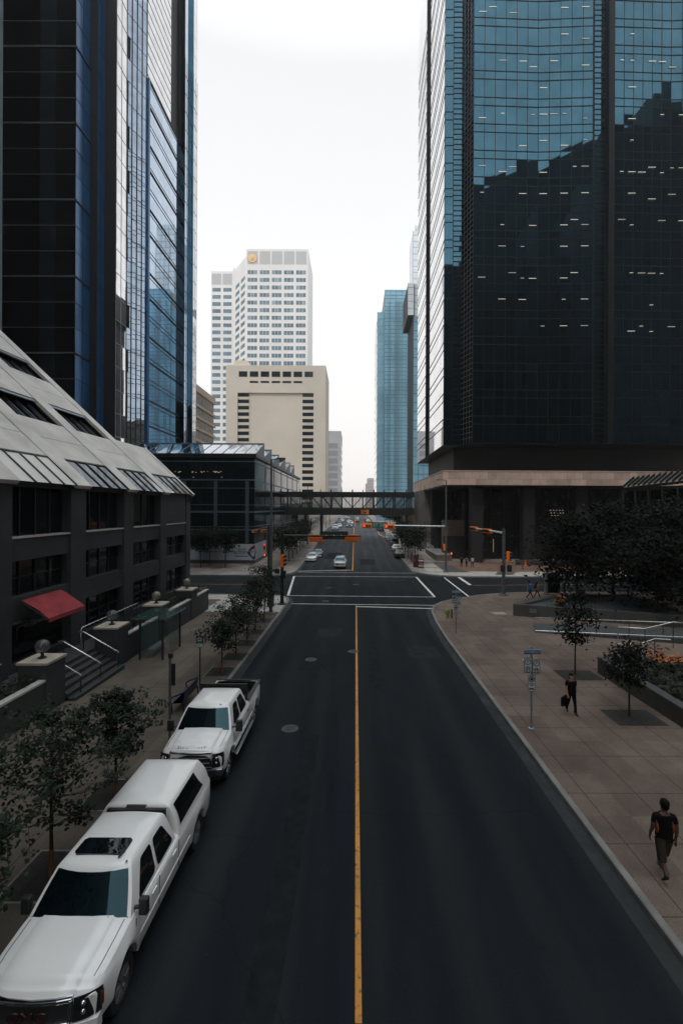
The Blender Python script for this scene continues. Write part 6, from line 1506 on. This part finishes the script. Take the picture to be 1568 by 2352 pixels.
t = thing('bollard', 'black marker post beside the hydrant', 'bollard', S_(7.98, 36.9)); MB().box(-.05, .05, -.05, .05, 0, .72).build('post', black_m, t, bevel=.02)
t = thing('information_kiosk', 'information kiosk with a pale metal side post near the cross street', 'kiosk', S_(20.6, 48.3)); MB().box(-.18, .0, -.25, .25, 0, 2.3).build('side_post', steel, t, bevel=.02); MB().box(.0, 1.4, -.08, .08, .15, 2.25).build('panel', win_d, t); MB().box(-.05, 1.45, -.12, .12, 2.25, 2.32).build('top', steel, t)
MB().box(-.3, .2, -.3, .3, 0, .12).build('foot', conc, t)
t = thing('waste_bin', 'dark waste bin beyond the gravel bed', 'bin', S_(22.9, 45.5)); MB().lathe([(.3, 0), (.33, .1), (.33, .9), (.28, 1.0), (0, 1.05)], n=14).build('drum', black_m, t, smooth=40)
p = gnd(966, 1305, KH); t = thing('sandwich_board', 'black and red sandwich board with a price on the far right corner', 'sign', p); bk = 1.42
MB().loft([[(-.42, -.06 + .2, 0), (.42, -.06 + .2, 0), (.42, -.02 + .2, 0), (-.42, -.02 + .2, 0)], [(-.42, .1, bk), (.42, .1, bk), (.42, .13, bk), (-.42, .13, bk)]]).build('back_board', black_m, t)
MB().box(-.45, .45, -.16, -.10, .05, bk + .02).build('front_board', black_m, t, bevel=.03); MB().box(-.48, .48, -.25, .25, 0, .12).build('foot', grey_p, t, bevel=.02)
MB().box(-.40, .40, -.175, -.162, 1.1, 1.33).build('white_strip', sign_w, t); MB().box(-.40, .40, -.175, -.162, .28, .47).build('white_strip', sign_w, t); MB().box(-.40, .40, -.175, -.162, .52, 1.05).build('red_panel', mat('board_red', (.14, .012, .015), .5), t)
text('$6.00', (0, -.18, .70), .26, mat('board_pink', (.75, .48, .45), .5), t, world=False)
p = gnd(955, 1303, KH); t = thing('newspaper_box', 'dark red newspaper box with a sloped hood beside the sandwich board', 'newspaper box', p)
MB().box(-.45, .35, -.3, .3, 0, 1.5).build('case', mat('box_maroon', (.05, .012, .012), .5), t, bevel=.03); MB().prism([(-.4, -.28), (.35, -.28), (.35, .28), (-.4, .28)], 1.5, lambda x, y: 1.75 + (x + .4) * .55).build('hood', black_m, t); MB().box(-.47, -.2, -.32, -.29, 1.05, 1.4).build('red_label', mat('box_red', (.35, .04, .04), .5), t)
p = gnd(946, 1290, KH); t = thing('parking_meter', 'slim grey pay machine beside the right tree row', 'parking meter', p); MB().tube([(0, 0, 0), (0, 0, 2.2)], .05, 8).build('post', steel, t); MB().box(-.25, .25, -.06, .06, 1.7, 2.3).build('sign_plate', sign_w, t); MB().lathe([(.2, 2.5), (.22, 2.6), (.2, 2.75), (0, 2.8)], n=10).build('head', steel, t)
p = gnd(1133, 1271.5, KH); t = thing('traffic_cone', 'small orange traffic cone by the dark low wall at right', 'traffic cone', V((p.x, 74.6, gz(74.6) + KH))); MB().lathe([(.28, 0), (.28, .06), (.2, .07), (.04, .95), (0, .96)], n=12).build('cone', mat('cone_orange', (.6, .08, .02), .6), t, smooth=40)
p = V((24.4, 74.5, gz(74.5) + KH)); t = thing('bicycle', 'parked bicycle against the dark low wall at right', 'bicycle', p)
for x in (-.52, .52):
    m = MB(); m.tube([(x + .33 * cos(2*pi*k/16), 0, .34 + .33 * sin(2*pi*k/16)) for k in range(17)], .025, 5, False); m.build('wheel', bright, t)
MB().tube([(-.52, 0, .34), (-.25, 0, .8), (.35, 0, .8), (.52, 0, .34)], .022, 6).build('frame', bright, t); MB().tube([(-.25, 0, .8), (.0, 0, .34), (.35, 0, .8), (.42, 0, 1.0), (.55, 0, 1.02)], .02, 6).build('frame', black_m, t)
# ================================================================== people (local: facing -Y, feet at z = 0)
skin_m = mat('skin', (.36, .19, .13), .55, var=.08); skin_dk = mat('tanned_skin', (.09, .05, .035), .55, var=.08)
hair_m = mat('dark_hair', (.008, .0065, .006), .8, var=.3, scale=30, spec=.1)
cl = {n: mat('cloth_' + n, c, .9, var=.2, scale=9, fine=.15, spec=.08) for n, c in dict(black=(.008, .008, .009), navy=(.010, .012, .020), blue=(.02, .13, .42), lime=(.28, .34, .05), khaki=(.040, .034, .026), pale=(.42, .46, .50), grey=(.10, .11, .12), jeans=(.03, .045, .08), charcoal=(.009, .0095, .011)).items()}
shoe_m = mat('dark_shoe', (.010, .010, .011), .5)
def person(label, loc, rz, H=1.75, top='black', bottom='charcoal', stride=.30, sleeve=.62, short=False, phase=1, female=False, skin=None, bag=None, pack=False, arms=.6, group=None, bulk=1.):
    k = H / 1.75; t = thing('person', label, 'person', loc, rz, group); sk = skin or skin_m
    J, Rr, Ed, bone = [], [], [], []
    def v_(p, r, par=None, mt=None, split=1., mt2=None):
        kb = k * (bulk if mt in ('t', 'b') or mt is None else 1 + (bulk - 1) * .3); J.append(V((p[0] * (1 + (bulk - 1) * .8), p[1], p[2])) * k); Rr.append((r[0] * kb, r[1] * kb) if isinstance(r, tuple) else (r * kb, r * kb)); i = len(J) - 1
        if par is not None: Ed.append((par, i)); bone.append((par, i, mt, split, mt2 or mt))
        return i
    shw = .205 if not female else .165
    pel = v_((0, 0, .96), (.165, .115)); wst = v_((0, -.005, 1.10), (.155 if not female else .125, .11), pel, 'b', .45, 't'); che = v_((0, -.005, 1.30), (.180 if not female else .155, .12), wst, 't'); nb = v_((0, .01, 1.435), (.10, .078), che, 't', .75, 's')
    nk = v_((0, .0, 1.50), .052, nb, 's'); h1 = v_((0, -.015, 1.575), (.066, .082), nk, 's'); h2 = v_((0, -.005, 1.655), (.074, .092), h1, 's'); v_((0, .005, 1.72), (.060, .072), h2, 's')
    v_((0, -.115, 1.605), .012, h1, 's')                                            # nose
    for sd_ in (-1, 1):
        v_((sd_ * .082, .01, 1.62), .013, h2, 's')                                  # ear
        f = sd_ * phase * stride
        hip = v_((sd_ * .085, 0, .90), (.092, .095), pel, 'b')
        kx = .095 * sd_
        bend = .16 if f < 0 else .03                                               # trailing leg bends
        kn = v_((kx, -f * .45 - .02 - bend * .15, .50 + bend * .05), .062, hip, 'b')
        lift = .13 if f < 0 else .0
        an = v_((.09 * sd_, -f * 1.0 + (.03 if f < 0 else 0), .085 + lift), .045 if not short else .038, kn, 'b', .35 if short else 1.0, 's' if short else 'b')
        hl = v_((.09 * sd_, -f + .045 + (.03 if f < 0 else 0), .045 + lift * 1.1), .036, an, 'o'); to = v_((.10 * sd_, -f - .13 + (.05 if f < 0 else 0), .03 + lift * .35), (.042, .028), an, 'o'); v_((.105 * sd_, -f - .19 + (.05 if f < 0 else 0), .025 + lift * .2), (.034, .022), to, 'o')
        sh = v_((sd_ * shw, .01, 1.40), .062, che, 't'); a_ = -f * arms
        el = v_((sd_ * (shw + .030), -a_ * .35 + .03, 1.12), .043, sh, 't', sleeve, 's'); wr = v_((sd_ * (shw + .025), -a_ * .85 - .05, .885), .028, el, 's')
        pa = v_((sd_ * (shw + .022), -a_ * .95 - .06, .82), (.020, .036), wr, 's')
        for q in range(4):
            b_ = v_((sd_ * (shw + .024), -a_ * .95 - .095 + .024 * q, .765), .0095, pa, 's'); v_((sd_ * (shw + .006), -a_ * .95 - .100 + .024 * q, .725 + .008 * (q in (0, 3))), .008, b_, 's')
        b_ = v_((sd_ * (shw + .000), -a_ * .95 - .10, .815), .011, wr, 's'); v_((sd_ * (shw - .015), -a_ * .95 - .115, .775), .009, b_, 's')
    me = bpy.data.meshes.new('body'); me.from_pydata([tuple(j) for j in J], Ed, []); me.update()
    o = bpy.data.objects.new('body', me); COL.objects.link(o)
    md = o.modifiers.new('skin', 'SKIN'); md.use_smooth_shade = True
    sv_ = me.skin_vertices[0].data
    for i, r in enumerate(Rr): sv_[i].radius = r
    sv_[0].use_root = True
    sb = o.modifiers.new('sub', 'SUBSURF'); sb.levels = 1; sb.render_levels = 1
    dg = bpy.context.evaluated_depsgraph_get(); dg.update()
    nm = bpy.data.meshes.new_from_object(o.evaluated_get(dg)); nm.name = 'body'
    bpy.data.objects.remove(o); bpy.data.meshes.remove(me)
    keys = {'t': 0, 'b': 1, 's': 2, 'o': 3}
    nm.materials.clear()
    for m_ in (cl[top], cl[bottom], sk, shoe_m): nm.materials.append(m_)
    for p in nm.polygons:
        c = p.center; best = None
        for a, b, m1, sp_, m2 in bone:
            A_, B_ = J[a], J[b]; d = B_ - A_; u = max(0, min(1, (c - A_).dot(d) / max(d.length_squared, 1e-9))); rr = Rr[a][0] * (1 - u) + Rr[b][0] * u
            dist = (c - (A_ + d * u)).length - rr
            if best is None or dist < best[0]: best = (dist, m1 if u < sp_ else m2)
        p.material_index = keys[best[1]]; p.use_smooth = True
    b = bpy.data.objects.new('body', nm); COL.objects.link(b); b.parent = t
    m = MB(); m.sphere((0, .022 * k, 1.680 * k), .102 * k, 14, 9, (.90, 1.06, .92)); m.sphere((0, .048 * k, 1.615 * k), .086 * k, 12, 8, (.95, .8, 1.0 if not female else 1.5)); m.build('hair', hair_m, t, smooth=180)
    m = MB()
    for s_ in (-1, 1): m.sphere((s_ * .032 * k, -.098 * k, 1.632 * k), .011 * k, 8, 5)
    m.build('eyes', hair_m, t); m = MB(); m.box(-.022 * k, .022 * k, -.108 * k, -.09 * k, 1.562 * k, 1.569 * k); m.build('mouth', mat('lip', (.22, .07, .06), .5) if 'lip' not in bpy.data.materials else bpy.data.materials['lip'], t)
    # hem of the shirt, so that the top hangs over the trousers
    rings = [[(w * bulk * k * cos(2*pi*q/16), (d * bulk * sin(2*pi*q/16) - .003) * k, z * k) for q in range(16)] for w, d, z in ((.172, .130, .93), (.174, .132, .98), (.166, .128, 1.06), (.160, .124, 1.14))]
    MB().loft(rings, True, (False, False)).build('shirt_hem', cl[top], t, smooth=180)
    if short:
        for sd_ in (-1, 1):
            f = sd_ * phase * stride; A_ = V((sd_ * .09, 0, .88)) * k; B_ = V((.097 * sd_, -f * .5 - .02, .44)) * k
            MB().tube([A_, B_], [.105 * k, .092 * k], 12, False).build('shorts_leg', cl[bottom], t, smooth=180)
    if pack:
        m = MB(); m.loft([[(x * w, .10 + d * .0, z) for x, d in ()] for w, z in ()] or [[(-.15, .11, 1.02), (.15, .11, 1.02), (.15, .25, 1.04), (-.15, .25, 1.04)], [(-.16, .11, 1.25), (.16, .11, 1.25), (.15, .27, 1.22), (-.15, .27, 1.22)], [(-.12, .10, 1.44), (.12, .10, 1.44), (.10, .18, 1.43), (-.10, .18, 1.43)]]); bp_ = m.build('backpack', cl['navy'], None, bevel=.03)
        tag(bp_, 'dark backpack on the back of the walker in the yellow green shirt', 'backpack'); bp_.location = V(loc); bp_.rotation_euler = (0, 0, rz)
    return t
wom = S_(9.2, 19.1)
person('woman in a black scoop neck top and dark trousers carrying a flat black bag', wom, R(6), 1.68, 'black', 'black', .17, .55, phase=1, female=True, arms=.35, bulk=1.25)
m = MB(); m.loft([[(x, y, z) for x, z in ((-.20, .78), (.20, .78), (.20, .40), (-.20, .40))] for y in (-.055, .055)]); bgo = m.build('bag', cl['black'], None, bevel=.02)
hb = MB().tube([(-.08, 0, .78), (-.07, 0, .84), (.07, 0, .84), (.08, 0, .78)], .01, 6).build('handle', cl['black'], bgo)
tag(bgo, 'flat black bag hanging from the right hand of the woman', 'bag'); bgo.location = wom + V((-.29, -.02, -.05)); bgo.rotation_euler = (0, 0, R(35))
person('man in a dark shirt with rust side panels and khaki shorts, walking away', S_(7.2, 10.45), pi + R(-6), 1.80, 'black', 'khaki', .26, .62, short=True, phase=-1, skin=skin_dk, arms=.3, bulk=1.05)
mp_ = [o for o in bpy.data.objects if o.parent is None and o.get('label', '').startswith('man in a dark')][0]
for s_ in (-1, 1): m = MB(); m.sphere((s_ * .175, .03, 1.16), .06, 10, 7, (.55, 1.1, 2.2)); m.build('side_panel', mat('rust_cloth', (.22, .05, .012), .85) if s_ < 0 else bpy.data.materials['rust_cloth'], mp_, smooth=180)
person('walker in a bright blue shirt and dark trousers by the gravel bed', S_(17.75, 45.6), R(98), 1.78, 'blue', 'charcoal', .36, .6)
person('walker in a yellow green shirt with a dark backpack by the gravel bed', S_(18.6, 45.9), R(90), 1.62, 'lime', 'charcoal', .3, .5, phase=-1, pack=True)
person('person in dark clothes standing beside the information kiosk', S_(22.0, 47.2), R(60), 1.78, 'navy', 'charcoal', .08, 1.0)
person('person in a white shirt walking past the dark colonnade', S_(18.9, 72.2), pi + .1, 1.8, 'pale', 'charcoal', .2, .9)
person('person in a grey blue shirt walking left of the white shirted one', S_(18.05, 72.6), pi + .1, 1.78, 'grey', 'charcoal', .2, .9, phase=-1)
person('person all in black left of the pair by the dark colonnade', S_(17.2, 72.4), pi, 1.78, 'black', 'black', .2, 1.)
for k, (x, y, tp_, lab) in enumerate([(9.9, 109, 'jeans', 'pedestrian in blue under the right end of the skywalk'), (10.7, 110.5, 'pale', 'pedestrian with a pale jacket under the right end of the skywalk'), (11.9, 111.5, 'black', 'pedestrian in black under the right end of the skywalk'), (-13.2, 122, 'pale', 'pedestrian in a pale top on the left pavement beyond the skywalk'), (-12.4, 127, 'grey', 'pedestrian in grey on the left pavement beyond the skywalk')]):
    person(lab, S_(x, y), pi * (k % 2), 1.75, tp_, 'charcoal', .2, .8)
# ------------------------------------------------------------------ lettering becomes real meshes
dg = bpy.context.evaluated_depsgraph_get(); dg.update()
for o in [o for o in bpy.data.objects if o.type == 'FONT']:
    me = bpy.data.meshes.new_from_object(o.evaluated_get(dg)); n = bpy.data.objects.new(o.name, me); COL.objects.link(n)
    n.parent = o.parent; n.location = o.location; n.rotation_euler = o.rotation_euler; n.scale = o.scale
    nm_ = o.name; bpy.data.objects.remove(o); n.name = nm_
# ------------------------------------------------------------------ smoke haze
hz = MB().box(-530, 530, -170, 1410, -3, 215).build('haze', None and [] or bpy.data.materials.new('haze'), None)
hz['kind'] = 'stuff'; hm = bpy.data.materials['haze']; hm.use_nodes = True; hn = hm.node_tree; hn.nodes.clear()
pv = hn.nodes.new('ShaderNodeVolumePrincipled'); pv.inputs['Color'].default_value = (.97, .96, .95, 1); pv.inputs['Density'].default_value = HAZE; pv.inputs['Anisotropy'].default_value = .35
ho = hn.nodes.new('ShaderNodeOutputMaterial'); hn.links.new(pv.outputs[0], ho.inputs['Volume'])
